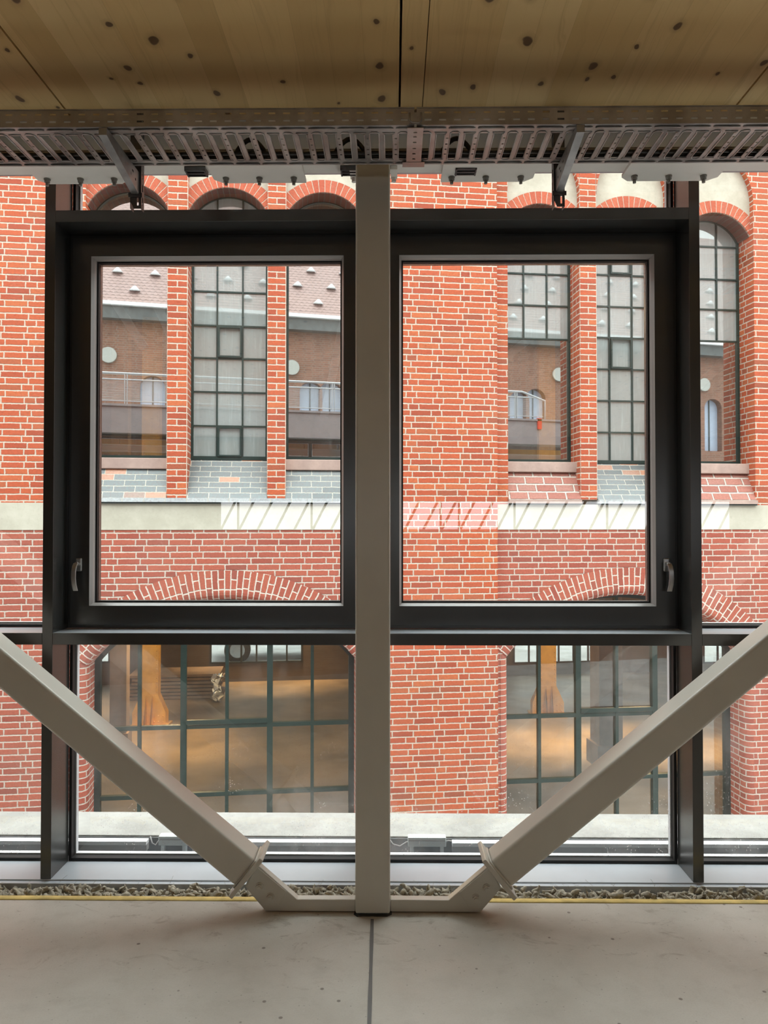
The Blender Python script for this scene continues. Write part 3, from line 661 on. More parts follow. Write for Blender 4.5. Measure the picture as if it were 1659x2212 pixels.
def rail_bracket(px, label):
    x = U(px, 405, 3.0).x
    e = empty('tray_bracket', (x, 3.0, 2.79)); tag(e, label, 'bracket', 'cantilever brackets under the cable tray')
    # slotted U-shaped post
    p = MB(); w = .020; h = .388
    zs = [0.02+.052*i for i in range(7)]
    p.plate([(-w+.012, 0), (w, 0), (w, h), (-w, h), (-w, .028)], [[(.005, z_), (.012, z_), (.012, z_+.03), (.005, z_+.03)] for z_ in (.012, .062)], -.016, -.013)
    def slotflange(mb, xf):
        prev = 0
        mb.box(xf-.0015, xf+.0015, -.016, -.004, 0, h); mb.box(xf-.0015, xf+.0015, .008, .02, 0, h)
        for z in zs: mb.box(xf-.0015, xf+.0015, -.004, .008, prev, z); prev = z+.03
        mb.box(xf-.0015, xf+.0015, -.004, .008, prev, h)
    slotflange(p, w); slotflange(p, -w)
    p.build('post', M['dark_zinc'], e, merge=False)
    # tapering cantilever arm with punched webs
    top = 2.931-2.79; tip = -(3.0-2.640); y1 = -.018
    def web(xx):
        a = MB()
        hs = [[(yy-.009, top-.030), (yy+.009, top-.030), (yy+.009, top-.022), (yy-.009, top-.022)] for yy in (-.09, -.15, -.21)]+[[(yy-.005, top-.050), (yy+.005, top-.050), (yy+.005, top-.041), (yy-.005, top-.041)] for yy in (-.06, -.11)]
        out = [(tip, top-.026), (y1, top-.088), (y1, top), (tip, top)]
        polys = [[Vector((q[0], q[1], 0)) for q in out]]+[[Vector((q[0], q[1], 0)) for q in h_] for h_ in hs]
        flat = [q for r in polys for q in r]
        for tri in tessellate_polygon(polys):
            a.face([(xx, flat[i].x, flat[i].y) for i in tri])
        return a
    ar = web(-.014); b2 = web(.014); ar.v, off = ar.v+b2.v, len(ar.v); ar.f += [tuple(i+off for i in f) for f in b2.f]; ar.uv += b2.uv; ar.sm += b2.sm
    ar.face([(-.014, tip, top-.026), (.014, tip, top-.026), (.014, y1, top-.088), (-.014, y1, top-.088)])
    ar.face([(-.014, tip, top-.026), (.014, tip, top-.026), (.014, tip, top), (-.014, tip, top)])
    ar.build('arm', M['arm_zinc'], e, merge=False)
    bx(-.027, .027, y1-.004, y1+.002, top-.098, top-.082).build('foot_lip', M['dark_zinc'], e)
    return e
rail_bracket(296, 'dark zinc cantilever tray bracket hanging above the left window')
rail_bracket(1206, 'dark zinc cantilever tray bracket hanging above the right window')
for k_, (yy, zz, r, lab) in enumerate(((2.925, 2.957, .011, 'thick black cable along the wall side of the tray'), (2.90, 2.952, .009, 'middle black cable lying in the tray'), (2.872, 2.950, .007, 'thin wavy black cable lying in the tray'))):
    pts = [(-4.2+.06*i, yy+.006*noise.noise((i*.35, k_*7, 1)), zz+(.006 if k_ == 0 else 0)*0+.001*noise.noise((i*.3, 3, k_))) for i in range(144)]
    o = MB().tube(pts, r, 8).build('power_cable', M['cable']); tag(o, lab, 'cable', 'black cables in the tray')
for (px, lab) in ((545, 'black cable loop rising from the tray left of the column'), (758, 'black cable loop rising from the tray next to the column'), (985, 'black cable loop rising from the tray right of the column')):
    c = U(px, 312, 2.93); pts = [(c.x-.06+.012*i, 2.90, 2.962+.055*math.sin(PI*i/10)) for i in range(11)]
    pts = [(pts[0][0]-.03, 2.9, 2.955)]+pts+[(c.x+.12, 2.9, 2.962), (c.x+.2, 2.9, 2.957)]
    tag(MB().tube(pts, .009, 8).build('cable_loop', M['cable']), lab, 'cable', 'cable loops in the tray')

# ------------------------------------------------------------------ slab edge: mineral wool, foam strip
m = MB(); n_ = 200; prev = None
for i in range(n_+1):
    x = X0+.05+(X1-X0-.1)*i/n_; w1 = .004*noise.noise((x*2.2, 0, 3))+.002*noise.noise((x*9, 0, 3)); h = .003+.0015*noise.noise((x*3.1, 4, 0))
    cur = [(x, 3.201, -.08), (x, 3.188+w1, .0012), (x, 3.196+w1, h), (x, 3.2195, h+.0005), (x, 3.2195, -.08)]
    if prev:
        for k_ in range(4): m.face([prev[k_], prev[k_+1], cur[k_+1], cur[k_]][::-1], None, True)
    prev = cur
tag(m.build('edge_foam_strip', M['foam']), 'yellow foam edging strip between the floor and the wool', 'foam strip')
V, Fc = [], []
def tuft(c, length, rad, head, tilt, sd):            # one twisted tuft: a bent, lumpy, tapering roll
    n, m_ = 8, 8; d = Vector((math.cos(head)*math.cos(tilt), math.sin(head)*math.cos(tilt)*.35, math.sin(tilt))); b0 = len(V)
    for i in range(n+1):
        a = i/n; q = c+d*(length*(a-.5))+Vector((noise.noise((a*2.2, sd, 0)), .35*noise.noise((a*2.2, sd, 5)), .8*noise.noise((a*2.2, sd, 9))))*.030
        r0 = rad*(.25+math.sin(PI*min(1, max(.0, a*.92+.04))))*(1+.35*noise.noise((a*6, sd, 3)))
        for k in range(m_):
            t = 2*PI*k/m_+a*2.5; rr = r0*(1+.6*noise.noise((math.cos(t)*1.6+sd, math.sin(t)*1.6, a*5)))
            p = q+Vector((-d.z, 0, max(.25, abs(d.x)))).normalized()*(rr*math.sin(t))+Vector((-d.y, 1, 0)).normalized()*(rr*math.cos(t))
            p.y = max(3.2225, min(3.392, p.y)); V.append(tuple(p))
    for i in range(n):
        for k in range(m_): k2 = (k+1) % m_; Fc.append((b0+i*m_+k, b0+i*m_+k2, b0+(i+1)*m_+k2, b0+(i+1)*m_+k))
    Fc.append(tuple(b0+k for k in range(m_))[::-1]); Fc.append(tuple(b0+n*m_+k for k in range(m_)))
x = -4.3
while x < 4.3:
    for lay in range(5):
        dens = noise.noise((x*3.1, lay*.4, 2))
        z = -.030-.004*lay+.016*dens+random.uniform(-.008, .008)
        if random.random() < .12: z += random.uniform(.008, .022)
        tuft(Vector((x+random.uniform(-.03, .03), 3.238+.030*lay+random.uniform(-.006, .008), z)), random.uniform(.04, .085), random.uniform(.008, .0145), random.choice((0, PI))+random.uniform(-.9, .9), random.uniform(-.5, .9), random.uniform(0, 200))
    x += .026
me = bpy.data.meshes.new('mineral_wool'); me.from_pydata(V, [], Fc); me.materials.append(M['wool']); me.shade_smooth()
wo_ = bpy.data.objects.new('mineral_wool', me); COL.objects.link(wo_); tag(wo_, 'loose grey brown mineral wool tufts stuffed along the slab edge', 'insulation', kind='stuff')
fm = MB()
for i in range(500):
    p = Vector((random.uniform(-4.2, 4.2), random.uniform(3.25, 3.36), random.uniform(-.022, .0))); d = Vector((random.uniform(-1, 1), random.uniform(-.4, .4), random.uniform(.0, .8))).normalized(); b = Vector((random.uniform(-.02, .02), 0, random.uniform(-.01, .01)))
    l = random.uniform(.015, .035); fm.tube([p, p+d*l*.5+b*.3, p+d*l+b], .0005, 3)
ob = fm.build('wool_fibres', M['wool'], wo_, merge=False); ob['kind'] = 'stuff'
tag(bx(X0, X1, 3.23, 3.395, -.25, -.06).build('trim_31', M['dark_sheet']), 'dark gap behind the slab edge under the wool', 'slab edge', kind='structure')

# ------------------------------------------------------------------ ledge outside with light profiles
yC0, yC1 = 4.045, 4.37; zC = UZ(700, 1808, -.08).z
tag(bx(X0, X1, yC0, yC1, -.55, -.075).build('parapet', M['concrete_light'], bevel=.004), 'pale concrete ledge just outside the glass', 'ledge', kind='structure')
gt = MB(); gt.box(X0, X1, 3.67, yC0-.004, -.21, -.19); gt.box(X0, X1, yC0-.014, yC0-.004, -.19, -.082); gt.box(X0, X1, 3.67, 3.69, -.19, -.07)
tag(gt.build('gutter', M['dark_sheet']), 'dark grey metal gutter between glass and ledge', 'gutter', kind='structure')
def px_at(x, y): return UZ(x, y, -.09).x
segs = [(-6.5, U(320, 1812, 4.0).x, 'left end, by the left mullion'), (U(418, 1812, 4.0).x, U(838, 1812, 4.0).x, 'middle, behind the column'), (U(976, 1812, 4.0).x, 6.0, 'right end, by the right mullion')]
for a, b, lab in segs:
    e = empty('light_profile', ((a+b)/2, 3.992, -.130)); w = (b-a)/2; tag(e, 'white linear light profile along the ledge at the '+lab, 'light profile', 'linear light profiles on the ledge')
    bx(-w, w, -.022, .022, .032, .052).build('cover', M['profile'], e, bevel=.003); bx(-w, w, -.018, .020, 0, .0315).build('housing', M['bead'], e); 
for (pa, pb, lab, c0, c1) in ((345, 408, 'pale grey driver box on the ledge, mostly behind the left brace', 322, 416), (881, 963, 'pale grey driver box on the ledge, right of the column', 838, 977)):
    a, b = U(pa, 1812, 4.0).x, U(pb, 1812, 4.0).x
    e = empty('driver_box', ((a+b)/2, 4.0, -.102)); tag(e, lab, 'driver box', 'driver boxes on the ledge'); w = (b-a)/2
    m = MB(); m.box(-w, w, -.024, .024, 0, .048); m.box(-w+.012, -w+.03, -.02, .02, -.088, 0); m.box(w-.03, w-.012, -.02, .02, -.088, 0); m.build('case', M['driver'], e, bevel=.004)
    bx(-w+.004, w-.004, -.0255, -.0235, .030, .034).build('lid_seam', M['bead'], e)
    ca, cb = U(c0, 1806, 3.98).x-(a+b)/2, U(c1, 1806, 3.98).x-(a+b)/2
    L = MB(); L.tube([(ca, .0, .04), (ca+(-w-ca)*.25, -.01, .008), (ca+(-w-ca)*.6, -.005, -.004), (-w-.006, 0, .016), (-w+.002, 0, .018)], .0035, 8); L.build('lead', M['bead'], e)
    L = MB(); L.tube([(w-.002, 0, .018), (w+(cb-w)*.4, -.005, .026), (cb, .0, .02)], .0035, 8); L.build('lead', M['bead'], e)

# ================================================================== BRICK BUILDING ACROSS
BB = empty('brick_building', FO, ALPHA); tag(BB, 'long red brick building with arched steel windows across the courtyard', 'building')
uu = lambda x, y=800, d=0: F(x, y, d)[0]
p1a, p1b, p2a, p2b = uu(360), uu(405), uu(577), uu(618)
wl = p2a-p1b
b1, b2, b3 = (p1a-wl, p1a), (p1b, p2a), (p2b, p2b+wl)
p3a, p3b = uu(1253), uu(1290)
w4a = uu(1097); wr_ = p3a-w4a
b4, b5 = (w4a, p3a), (p3b, p3b+wr_)
w6b = uu(1630); b6 = (w6b-wr_, w6b)
p4a, p4b = b5[1], b6[0]
if p4b-p4a < .15: p4b = p4a+.26; b6 = (p4b, w6b)
pierA, pierB = uu(838), uu(1071)
ZT, ZB0, ZB1, ZG = 7.2, 1.49, 1.812, -3.95
D1 = .37
def part(mb, name, mat, parent=BB, label=None, bevel=0):
    o = mb.build(name, M[mat], parent, bevel=bevel)
    if label: o['label'] = label
    return o
# upper wall blocks
part(bx(-13, b1[0], 0, .6, ZB1, ZT), 'wall', 'brick'); part(bx(b3[1], pierA+.01, 0, .6, ZB1, ZT), 'wall', 'brick')
part(bx(pierB-.01, b4[0], 0, .6, ZB1, ZT), 'wall', 'brick'); part(bx(b6[1], 15, 0, .6, ZB1, ZT), 'wall', 'brick')
part(bx(pierA, pierB, -.07, .5, ZG, ZT), 'pier', 'brick', label='wide brick pier between the window groups')
def pilaster(a, b):
    s_ = .25/(b-a); mb = MB(); z0, z1 = 1.87, ZT
    for (xx0, xx1, y0, y1, flip) in ((a, b, 0, 0, 0),):
        mb.face([(a, 0, z0), (b, 0, z0), (b, 0, z1), (a, 0, z1)], [(0, z0), (.25, z0), (.25, z1), (0, z1)])
    for xx, q in ((a, -1), (b, 1)):
        f = [(xx, 0, z0), (xx, .5, z0), (xx, .5, z1), (xx, 0, z1)]; uvf = [(0, z0), (.5, z0), (.5, z1), (0, z1)]
        if q < 0: f = f[::-1]; uvf = uvf[::-1]
        mb.face(f, uvf)
    mb.face([(a, 0, z0), (a, .5, z0), (b, .5, z0), (b, 0, z0)])
    return part(mb, 'pilaster', 'brick_pilaster', bevel=.012)
for a, b in ((p1a, p1b), (p2a, p2b), (p3a, p3b), (p4a, p4b)): pilaster(a, b)
ZSP, RISE, ZWB = 5.42, .30, 2.37
ZBL = 5.84
def bar(mb, u0, u1, z0, z1, d0, d1): mb.box(u0, u1, d0, d1, z0, z1)
def bay(i, a, b, kind, sill):
    c = (a+b)/2; hw = (b-a)/2
    curve, cc, cz, R, an = seg_arch(a, b, ZSP, RISE)
    # render above the window, brick ring, blind arch infill
    mb = MB(); out = [(a, ZSP)]+curve[1:-1]+[(b, ZSP), (b, ZT), (a, ZT)]
    mb.plate(out[::-1] if False else out, [], .085, .5); part(mb, 'tympanum', 'plaster')
    part(ring_mesh(cc, cz, R-.0, an, .155, .078, .42, 0, 30), 'arch', 'brick_ring_small')
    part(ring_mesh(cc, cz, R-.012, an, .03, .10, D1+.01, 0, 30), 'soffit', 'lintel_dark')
    mb = MB(); top = [(c+hw*math.sin(t), ZBL+.62*math.cos(t)) for t in [(-PI/2)+PI*j/20 for j in range(21)]]
    mb.plate([(a, ZT), ]+top+[(b, ZT)], [], .0, .084); part(mb, 'blind_arch', 'brick')
    # steel window
    w = empty('window', (0, 0, 0), 0, BB)
    g = MB(); gz0 = ZWB+.0
    out = [(a, gz0), (b, gz0)]+curve[::-1]
    mid = {'mirror': 'mirror_pane', 'dusty': 'dust_sky_pane', 'mixed': 'dust_sky_pane'}[kind]
    fr = MB(); t = .016
    inn = seg_arch(a+.03, b-.03, ZSP, RISE-.02)[0]
    fr.plate(out, [[(a+.03, gz0+.045), (b-.03, gz0+.045)]+inn[::-1]], D1-.03, D1+.03)
    hz = sorted([F(x_, y_, D1)[1] for x_, y_ in {2: ((492, 632), (492, 705), (492, 775), (492, 848), (492, 921)), 4: ((1167, 593), (1167, 661), (1167, 733)), 5: ((1345, 596), (1345, 664), (1345, 731), (1345, 799), (1345, 867), (1345, 935)), 6: ((1558, 535), (1558, 605), (1558, 670), (1558, 738))}.get(i, [])])
    dz = .408
    if hz:
        while hz[-1]+dz < ZSP+RISE-.12: hz.append(hz[-1]+dz)
        zlow = hz[0] if kind == 'mixed' else gz0
        for z in hz: bar(fr, a, b, z-.010, z+.010, D1-.02, D1+.02)
        for q in (1/3, 2/3):
            u = a+(b-a)*q; h_ = (u-cc); ztop = cz+math.sqrt(R*R-h_*h_); bar(fr, u-.010, u+.010, zlow, ztop, D1-.021, D1+.021)
    fo = part(fr, 'frame', 'green_steel', w)
    def glass_rect(z0, z1, mat, d=D1, u0=a, u1=b): MB().face([(u0, d, z0), (u1, d, z0), (u1, d, z1), (u0, d, z1)]).build('glass', M[mat], w)
    if kind == 'mixed':
        glass_rect(gz0, hz[0], 'mirror_pane')
        mb = MB(); mb.face([(p[0], D1, p[1]) for p in [(a, hz[0]), (b, hz[0])]+curve[::-1]]); part(mb, 'glass', 'dust_sky_pane', w)
    else:
        mb = MB(); mb.face([(p[0], D1, p[1]) for p in out]); part(mb, 'glass', mid, w)
    if i in (2, 5):                                   # small tilting lights in the middle field
        rows = [(gz0+.03, hz[0]), (hz[2], hz[3])] if i == 2 else [(hz[2], hz[3]), (hz[5], hz[6] if len(hz) > 6 else hz[5]+dz)]
        for z0, z1 in rows:
            u0, u1 = a+(b-a)/3+.012, a+(b-a)*2/3-.012; o_ = MB()
            o_.plate([(u0, z0+.012), (u1, z0+.012), (u1, z1-.012), (u0, z1-.012)], [[(u0+.02, z0+.032), (u1-.02, z0+.032), (u1-.02, z1-.03), (u0+.02, z1-.03)]], D1-.045, D1-.02); part(o_, 'vent_sash', 'green_steel', w)
    # sloping sill
    zt, zb = ZWB, 1.872; dt, db = D1-.02, -.02
    if sill in ('stone_glazed', 'stone_rubble'):
        mb = MB(); mb.box(a-.01, b+.01, .16 if sill == 'stone_glazed' else .14, D1+.05, 2.235, ZWB); part(mb, 'stone_sill', 'stone_sill', bevel=.01)
        zt, dt = 2.235, .19
    sl = math.dist((zt, dt), (zb, db)); mb = MB()
    mb.face([(a, db, zb), (b, db, zb), (b, dt, zt), (a, dt, zt)], [(a, 0), (b, 0), (b, sl), (a, sl)])
    mb.face([(a, db, zb), (a, dt, zt), (a, .5, zt), (a, .5, zb)]); mb.face([(b, db, zb), (b, .5, zb), (b, .5, zt), (b, dt, zt)]); mb.face([(a, dt, zt), (b, dt, zt), (b, .5, zt), (a, .5, zt)])
    part(mb, 'sloping_sill', 'rubble' if sill == 'stone_rubble' else 'glazed')
    return w
bay(1, *b1, 'mirror', 'stone_glazed'); bay(2, *b2, 'dusty', 'glazed'); bay(3, *b3, 'mirror', 'stone_glazed')
bay(4, *b4, 'mixed', 'stone_rubble'); bay(5, *b5, 'dusty', 'glazed'); bay(6, *b6, 'mixed', 'stone_rubble')
# edge course, black strip painting the shadow line under it, band
for a, b, mt in ((b1[0], b3[1], 'glazed_edge'), (b5[0], b5[1]+.02, 'glazed_edge'), (b4[0], b4[1], 'stone_sill'), (b6[0], b6[1], 'stone_sill')):
    part(bx(a, b, -.055, .45, ZB1+.012, 1.874), 'edge_course', mt); part(bx(a, b, -.04, .45, ZB1-.006, ZB1+.012), 'shadow_strip', 'black_steel')
for a, b in ((-13, pierA+.01), (pierB-.01, 15)): part(bx(a, b, -.008, .5, ZB0, ZB1), 'concrete_band', 'band')
# ground floor wall with two wide arches
GA, GB, GH, GS, GR = -2.06, 3.08, 1.608, -.13, .77
rj = .10
holes = []
for c in (GA, GB):
    cu, cc, cz, R, an = seg_arch(c-GH, c+GH, GS, GR); Ro = R+.36
    oc = arc(cc, cz, Ro, -an, an, 40)
    holes.append([(c-GH-rj, ZG+.02), (c+GH+rj, ZG+.02), (c+GH+rj, GS+.078)]+[oc[-1]]+oc[::-1][1:]+[(c-GH-rj, GS+.078)])
mb = MB(); mb.plate([(-13, ZG), (15, ZG), (15, ZB0), (-13, ZB0)], holes, 0, .5, back=False); part(mb, 'ground_floor_wall', 'brick_low')
for c in (GA, GB):
    cu, cc, cz, R, an = seg_arch(c-GH, c+GH, GS, GR)
    part(ring_mesh(cc, cz, R, an, .36, -.006, .48, .09, 60), 'arch', 'brick_ring')
    for s_ in (-1, 1):
        mb = MB(); prof = [(c+s_*(GH+rj), -.003)]+[(c+s_*(GH+rj-rj*math.sin(k_*PI/12)), rj-rj*math.cos(k_*PI/12)-.003) for k_ in range(1, 7)]+[(c+s_*GH, .48)]
        L = 0
        for p_, q_ in zip(prof, prof[1:]):
            l = math.dist(p_, q_); f = [(p_[0], p_[1], ZG), (q_[0], q_[1], ZG), (q_[0], q_[1], GS+.086), (p_[0], p_[1], GS+.086)]; uvf = [(L, ZG), (L+l, ZG), (L+l, GS+.086), (L, GS+.086)]
            if s_ > 0: f = f[::-1]; uvf = uvf[::-1]
            mb.face(f, uvf, True); L += l
        part(mb, 'jamb', 'brick_jamb')
    w = empty('arched_window', (0, 0, 0), 0, BB); D2 = .42
    cu2 = seg_arch(c-GH+.07, c+GH-.07, GS, GR-.06)[0]; out = [(c-GH, ZG), (c+GH, ZG)]+cu[::-1]
    fr = MB(); fr.plate(out, [[(c-GH+.07, ZG+.1), (c+GH-.07, ZG+.1)]+cu2[::-1]], D2-.04, D2+.04); part(fr, 'frame', 'black_steel', w)
    st = GH*2/6; h1 = F(325, 1572, D2)[1]; h2 = F(490, 1713, D2)[1]
    for k_ in range(1, 6):
        u = c-GH+st*k_; t = .036 if k_ in (2, 4) else .020; h_ = u-cc; zt = cz+math.sqrt(R*R-h_*h_)
        part(bx(u-t, u+t, D2-.035, D2+.035, ZG, zt), 'muntin', 'green_steel', w)
    for z in (h1, h2, h2-.85, h2-1.7):
        m = bx(c-GH, c+GH, D2-.03, D2+.03, z-.025, z+.025); part(m, 'transom', 'green_steel', w)
    m = MB(); m.box(c-st+.03, c+st-.03, D2-.045, D2+.0, h1+.03, h1+.085); part(m, 'vent_sash', 'green_steel', w)
    mb = MB(); mb.face([(p[0], D2+.01, p[1]) for p in out]); part(mb, 'glass', 'hall_pane', w)

# ------------------------------------------------------------------ inside the brick building
HZ = -3.85
yD, yE = .75, 17.5
part(bx(-16, 18, .55, yE, HZ-.2, HZ), 'interior_floor', 'hall_floor')
part(bx(-16, 18, .55, yE, 7.3, 7.5), 'interior_ceiling', 'hall_wall')
for (xa, ya, xb, yb) in ((205, 585, 312, 752), (285, 540, 385, 760), (700, 900, 770, 560), (1095, 770, 1262, 640), (1440, 900, 1625, 720)):
    A, B = F(xa, ya, 1.6), F(xb, yb, 1.6); m = MB(); Pa, Pb = Vector((A[0], 1.6, A[1])), Vector((B[0], 1.6, B[1])); dv = (Pb-Pa).normalized(); nv = Vector((-dv.z, 0, dv.x))*.06
    for y_ in (-.05, .05): m.face([Pa-nv+Vector((0, y_, 0)), Pb-nv+Vector((0, y_, 0)), Pb+nv+Vector((0, y_, 0)), Pa+nv+Vector((0, y_, 0))])
    m.face([Pa-nv+Vector((0, -.05, 0)), Pb-nv+Vector((0, -.05, 0)), Pb-nv+Vector((0, .05, 0)), Pa-nv+Vector((0, .05, 0))]); m.face([Pa+nv+Vector((0, -.05, 0)), Pb+nv+Vector((0, -.05, 0)), Pb+nv+Vector((0, .05, 0)), Pa+nv+Vector((0, .05, 0))])
    part(m, 'roof_strut', 'spacer')
for a, b in ((-16.2, -16), (18, 18.2)): part(bx(a, b, .55, yE, HZ, 7.3), 'interior_side_wall', 'hall_wall')
fw = []
for (xa, xb) in ((200, 272), (455, 652), (1110, 1302), (1520, 1640)):
    P0, P1 = [], []
    r0, r1 = F(xa, 1436, yE), F(xb, 1436, yE); fw.append((r0[0], r1[0], F((xa+xb)/2, 1432, yE)[1]))
wz1 = F(800, 1300, yE)[1]
mb = MB(); mb.plate([(-16, HZ), (18, HZ), (18, 7.3), (-16, 7.3)], [[(a, z), (b, z), (b, wz1), (a, wz1)] for a, b, z in fw], yE, yE+.3); part(mb, 'interior_rear_wall', 'hall_wall')
for a, b, z in fw:
    m = MB(); n_ = max(2, round((b-a)/.55))
    for k_ in range(n_+1): u = a+(b-a)*k_/n_; m.box(u-.03, u+.03, yE-.03, yE+.03, z, wz1)
    m.box(a, b, yE-.03, yE+.03, z, z+.06); rw = part(m, 'rear_window', 'black_steel'); MB().face([(a, yE+.01, z), (b, yE+.01, z), (b, yE+.01, wz1), (a, yE+.01, wz1)]).build('glass', M['rear_pane'], rw)
def riveted(px, py, w, label):
    u, d = FZ(px, py, HZ); P = FO+FT*u+FN*d
    e = empty('riveted_column', (P.x, P.y, HZ), ALPHA-.12); tag(e, label, 'column', 'yellow riveted steel columns in the hall')
    m = MB(); m.box(-w, w, -w*.55, -w*.47, .1, 11); m.box(-w, w, w*.47, w*.55, .1, 11); m.box(-w*.1, w*.1, -w*.5, w*.5, .1, 11); m.box(-w, -w+.05, -w*.5, w*.5, .1, 11)
    m.build('shaft', M['yellow_steel'], e)
    m = MB(); m.plate([(-w*1.9, .05), (w*1.9, .05), (w*1.9, .38), (w, .85), (-w, .85), (-w*1.9, .38)], [], -w*.62, -w*.54); m.plate([(-w*1.9, .05), (w*1.9, .05), (w*1.9, .38), (w, .85), (-w, .85), (-w*1.9, .38)], [], w*.54, w*.62)
    for xx in (-w*.35, w*.35):
        m.face([(xx, -w*.62, .05), (xx, -w*1.5, .05), (xx, -w*.62, .85)]); m.face([(xx+.03, -w*.62, .05), (xx+.03, -w*1.5, .05), (xx+.03, -w*.62, .85)])
    m.box(-w*2.1, w*2.1, -w*1.6, w*1.6, 0, .05); m.build('base', M['yellow_steel'], e)
    m = MB()
    for k_ in range(60):
        for xx in (-w*.85, w*.85): m.cyl((xx, -w*.55, .95+k_*.12), (xx, -w*.55-.02, .95+k_*.12), .022, 6, .012)
    for xx in (-1.6, -1.1, -.6, .6, 1.1, 1.6):
        for zz in (.15, .3): m.cyl((xx*w, -w*.62, zz), (xx*w, -w*.62-.02, zz), .022, 6, .012)
    m.build('rivets', M['yellow_steel'], e)
riveted(325, 1568, .235, 'yellow riveted steel column seen through the left ground floor window')
riveted(1182, 1544, .235, 'yellow riveted steel column seen through the right ground floor window')
for (px, py, w, lab) in ((258, 1625, .19, 'brown grey pillar in the hall left of the left yellow column'), (1310, 1650, .27, 'brown grey pillar in the hall right of the right yellow column')):
    u, d = FZ(px, py, HZ); P = FO+FT*u+FN*d; P.z = HZ
    o = bx(-w, w, -w, w, 0, 11).build('hall_pillar', M['brown_pillar'], None, P); o.rotation_euler.z = ALPHA; tag(o, lab, 'pillar')
    bx(-w*1.25, w*1.25, -w*1.25, w*1.25, 0, .5).build('plinth', M['brown_pillar'], o)
# dark stack of boards with glints on the hall floor
u, d = FZ(400, 1500, HZ); P = FO+FT*u+FN*d
e = empty('board_stack', (P.x, P.y, HZ), ALPHA); tag(e, 'dark stack of boards with foil behind the left yellow column', 'stack')
for i in range(7):
    bx(-1.6+random.uniform(-.1, .1), 1.1+random.uniform(-.25, .25), -.7, .6, .02+.11*i, .10+.11*i).build('board', M['brown_pillar'], e)
m = MB(); G = {}
for i in range(13):
    for j in range(9):
        a, b = i/12, j/8; q = noise.noise((a*5, b*5, 2))
        G[i, j] = (1.0+.35*q-.5*a*.3+.3*a, -.78-.5*b+.14*noise.noise((a*6, b*6, 9)), .75-.68*b+.16*noise.noise((a*7, b*7, 5)))
for i in range(12):
    for j in range(8): m.face([G[i, j], G[i+1, j], G[i+1, j+1], G[i, j+1]])
m.build('foil', M['satin'], e)
# lorry parked outside the rear windows
u, d = F(513, 1404, yE+4.5)[0], yE+4.5; P = FO+FT*u+FN*d
GZ2 = HZ-.1
e = empty('lorry', (P.x, P.y, GZ2), ALPHA); tag(e, 'dark lorry with a steel wheel parked beyond the rear windows of the hall', 'lorry')
zw = F(513, 1404, yE+4.5)[1]-GZ2
m = MB(); m.cyl((0, -.1, zw), (0, .2, zw), .52, 28); m.build('wheel', M['tyre'], e)
m = MB(); m.cyl((0, -.13, zw), (0, -.05, zw), .30, 20); m.cyl((0, -.17, zw), (0, -.13, zw), .12, 12); m.build('rim', M['satin'], e)
m = MB(); m.cyl((4.0, -.1, zw), (4.0, .2, zw), .52, 28); m.build('wheel', M['tyre'], e)
bx(-1.2, 6, 0, 2.2, zw+.25, zw+.7).build('chassis', M['tyre'], e); bx(-1.2, 6, 0, 2.3, zw+.75, zw+3).build('body', M['room_wall'], e)
# warm lamps of the hall
def hall_spot(px, py, power, ang=1.1, h=4.5, col=(1, .62, .28)):
    u, d = FZ(px, py, HZ); P = FO+FT*u+FN*d; spot_lamp('hall_light', (P.x, P.y, HZ+h), power*HALL, col, ang)
for a in ((1200, 1600, 1900), (1440, 1610, 1900), (640, 1475, 1500), (340, 1610, 1300), (480, 1485, 900), (230, 1530, 700)): hall_spot(*a)
for px, py in ((325, 1568), (1182, 1544)):  # point lights added to brighten the yellow columns
    u, d = FZ(px, py, HZ); P = FO+FT*(u+1.2)+FN*(d-3.2); l = bpy.data.lights.new('hall_light', 'POINT'); l.energy = 330*HALL; l.color = (1, .68, .34); l.shadow_soft_size = .2
    o = bpy.data.objects.new('hall_light', l); o.location = (P.x, P.y, HZ+4.2); COL.objects.link(o)
for uu_ in (-8, -2, 4, 10):
    P = FO+FT*uu_+FN*9; area_lamp('hall_light', (P.x, P.y, 6.5), 2, 2, 110*HALL, (1, .74, .45))

# ================================================================== GROUND, TERRACE AND OLD BUILDING BEHIND US
tag(bx(-60, 60, -45, 75, ZG-.4, ZG).build('ground', M['ground']), 'pale snowy courtyard ground', 'ground', kind='structure')
rs = MB(); rs.box(X0-3, X1, -8, 3.38, CEIL+.101, 3.83); rs.box(X0-3, X1, 3.38, 3.86, 3.345, 3.83); tag(rs.build('roof', M['roof_slab']), 'flat roof slab over the room', 'roof', kind='structure')
fa = MB(); fa.box(X0-3, 5.6, 3.862, 3.90, 3.34, 3.86); fa.box(X0-3, 5.6, 3.84, 3.93, 3.86, 3.90)
tag(fa.build('trim_32', M['fascia']), 'mauve grey roof edge cladding above the glazing', 'fascia', kind='structure')
ra = empty('terrace_railing', (-2, 3.88, 3.9)); tag(ra, 'galvanised mesh railing along the roof terrace edge', 'railing')
m = MB(); m.tube([(-8, 0, .60), (6.6, 0, .60), (7.15, 0, .42), (7.15, 0, 0)], .022, 8); m.tube([(-8, 0, .48), (7.0, 0, .48)], .016, 8); m.tube([(-8, 0, .06), (7.1, 0, .06)], .012, 6); m.build('rail', M['galv'], ra)
for i in range(8):
    m = MB(); x = -7.9+2.05*i; m.box(x-.03, x-.015, -.02, .02, 0, .6); m.box(x+.015, x+.03, -.02, .02, 0, .6); m.build('post', M['galv'], ra)
m = MB()
for i in range(18): z = .08+.021*i; m.box(-8, 7.1, -.003, .003, z, z+.006)
m.build('mesh_infill', M['galv'], ra)
r_ = bx(6.95, 7.05, -.02, .05, -.22, .02).build('red_tag', M['red_paint'], ra)
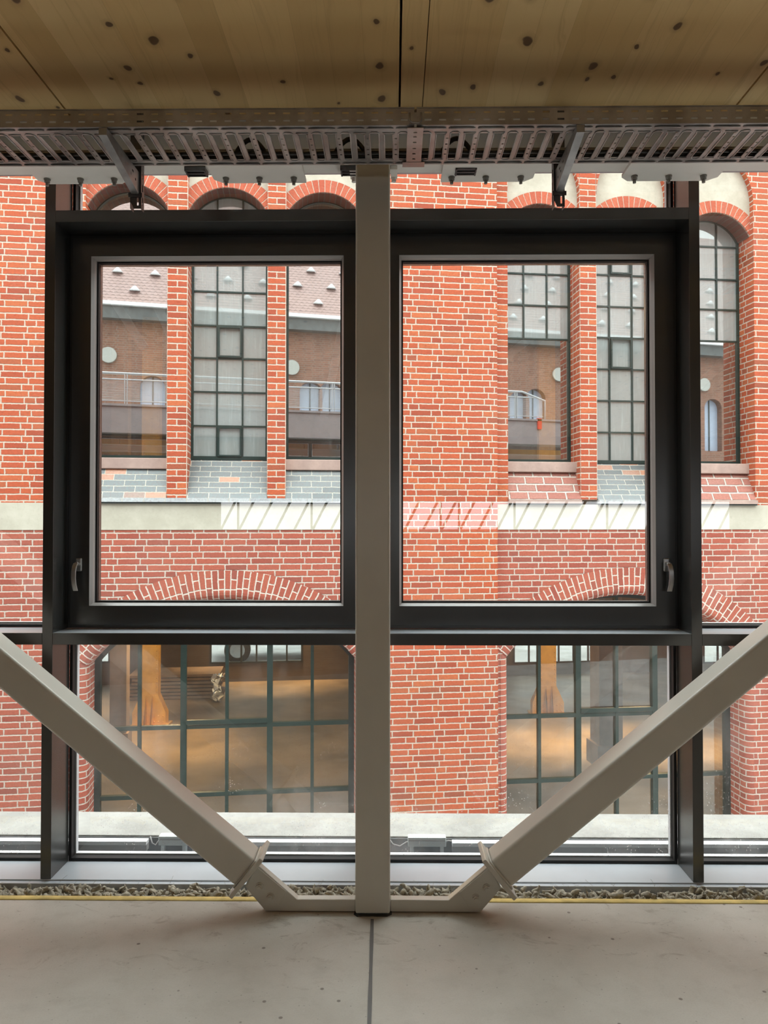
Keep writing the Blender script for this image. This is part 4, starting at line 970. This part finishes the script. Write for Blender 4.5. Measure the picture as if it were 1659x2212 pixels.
OB = empty('old_hall_building', (0, -8.3, 0)); tag(OB, 'old brick building with tiled roof behind the terrace', 'building')
YO = -8.3
ez = REFL(300, 668, YO).z
wins = []
for px_, py_ in ((330, 812), (672, 825), (715, 825), (1122, 845), (1157, 840), (1540, 862)):
    q = REFL(px_, py_, YO); wins.append((q.x, q.z))
hw = .42; holes = []
for x, z in wins: holes.append([(x-hw, z-2.2), (x+hw, z-2.2)]+[(x+hw*math.cos(t), z-hw*.9+hw*.9*math.sin(t)) for t in [PI*j/12 for j in range(13)]])
mb = MB(); mb.plate([(-22, ZG), (32, ZG), (32, ez-.1), (-22, ez-.1)], holes, 0, .4, back=False)
mb2 = MB(); mb2.v = [(p[0], -p[1], p[2]) for p in mb.v]; mb2.f = [f[::-1] for f in mb.f]; mb2.uv = [u_[::-1] for u_ in mb.uv]; mb2.sm = mb.sm
part(mb2, 'wall', 'old_brick', OB)
for x, z in wins: part(bx(x-hw, x+hw, -.35, -.3, z-2.2, z), 'window', 'pane_blue', OB); part(bx(x-.02, x+.02, -.3, -.26, z-2.2, z), 'window_bar', 'black_steel', OB)
part(bx(-22, 32, .0, .35, ez-.45, ez-.02), 'eaves_board', 'dark_sheet', OB); part(bx(-22, 32, .25, .5, ez-.02, ez+.10), 'snow_edge', 'white', OB)
rl = 11.0; mb = MB(); s2 = math.sqrt(.5)
mb.face([(-22, .4, ez), (32, .4, ez), (32, .4-rl*s2, ez+rl*s2), (-22, .4-rl*s2, ez+rl*s2)], [(-22, 0), (32, 0), (32, rl), (-22, rl)]); part(mb, 'roof', 'tile', OB)
mb = MB()  # white cones put in for pale shapes mirrored in the panes
for r in range(4):
    for i in range(40):
        x = -20+1.3*i+(.65 if r % 2 else 0); l = 1.0+1.25*r; y, z = .4-l*s2, ez+l*s2
        mb.cyl((x, y+.06, z+.0), (x, y+.1, z+.16), .20, 8, .03)
part(mb, 'white_cones', 'white', OB)
for px_, py_ in ((235, 768), (630, 795), (1205, 810), (1518, 832)):
    q = REFL(px_, py_, YO); mb = MB(); mb.cyl((q.x, .0, q.z), (q.x, .12, q.z), .27, 24); part(mb, 'wall_disc', 'globe', OB)
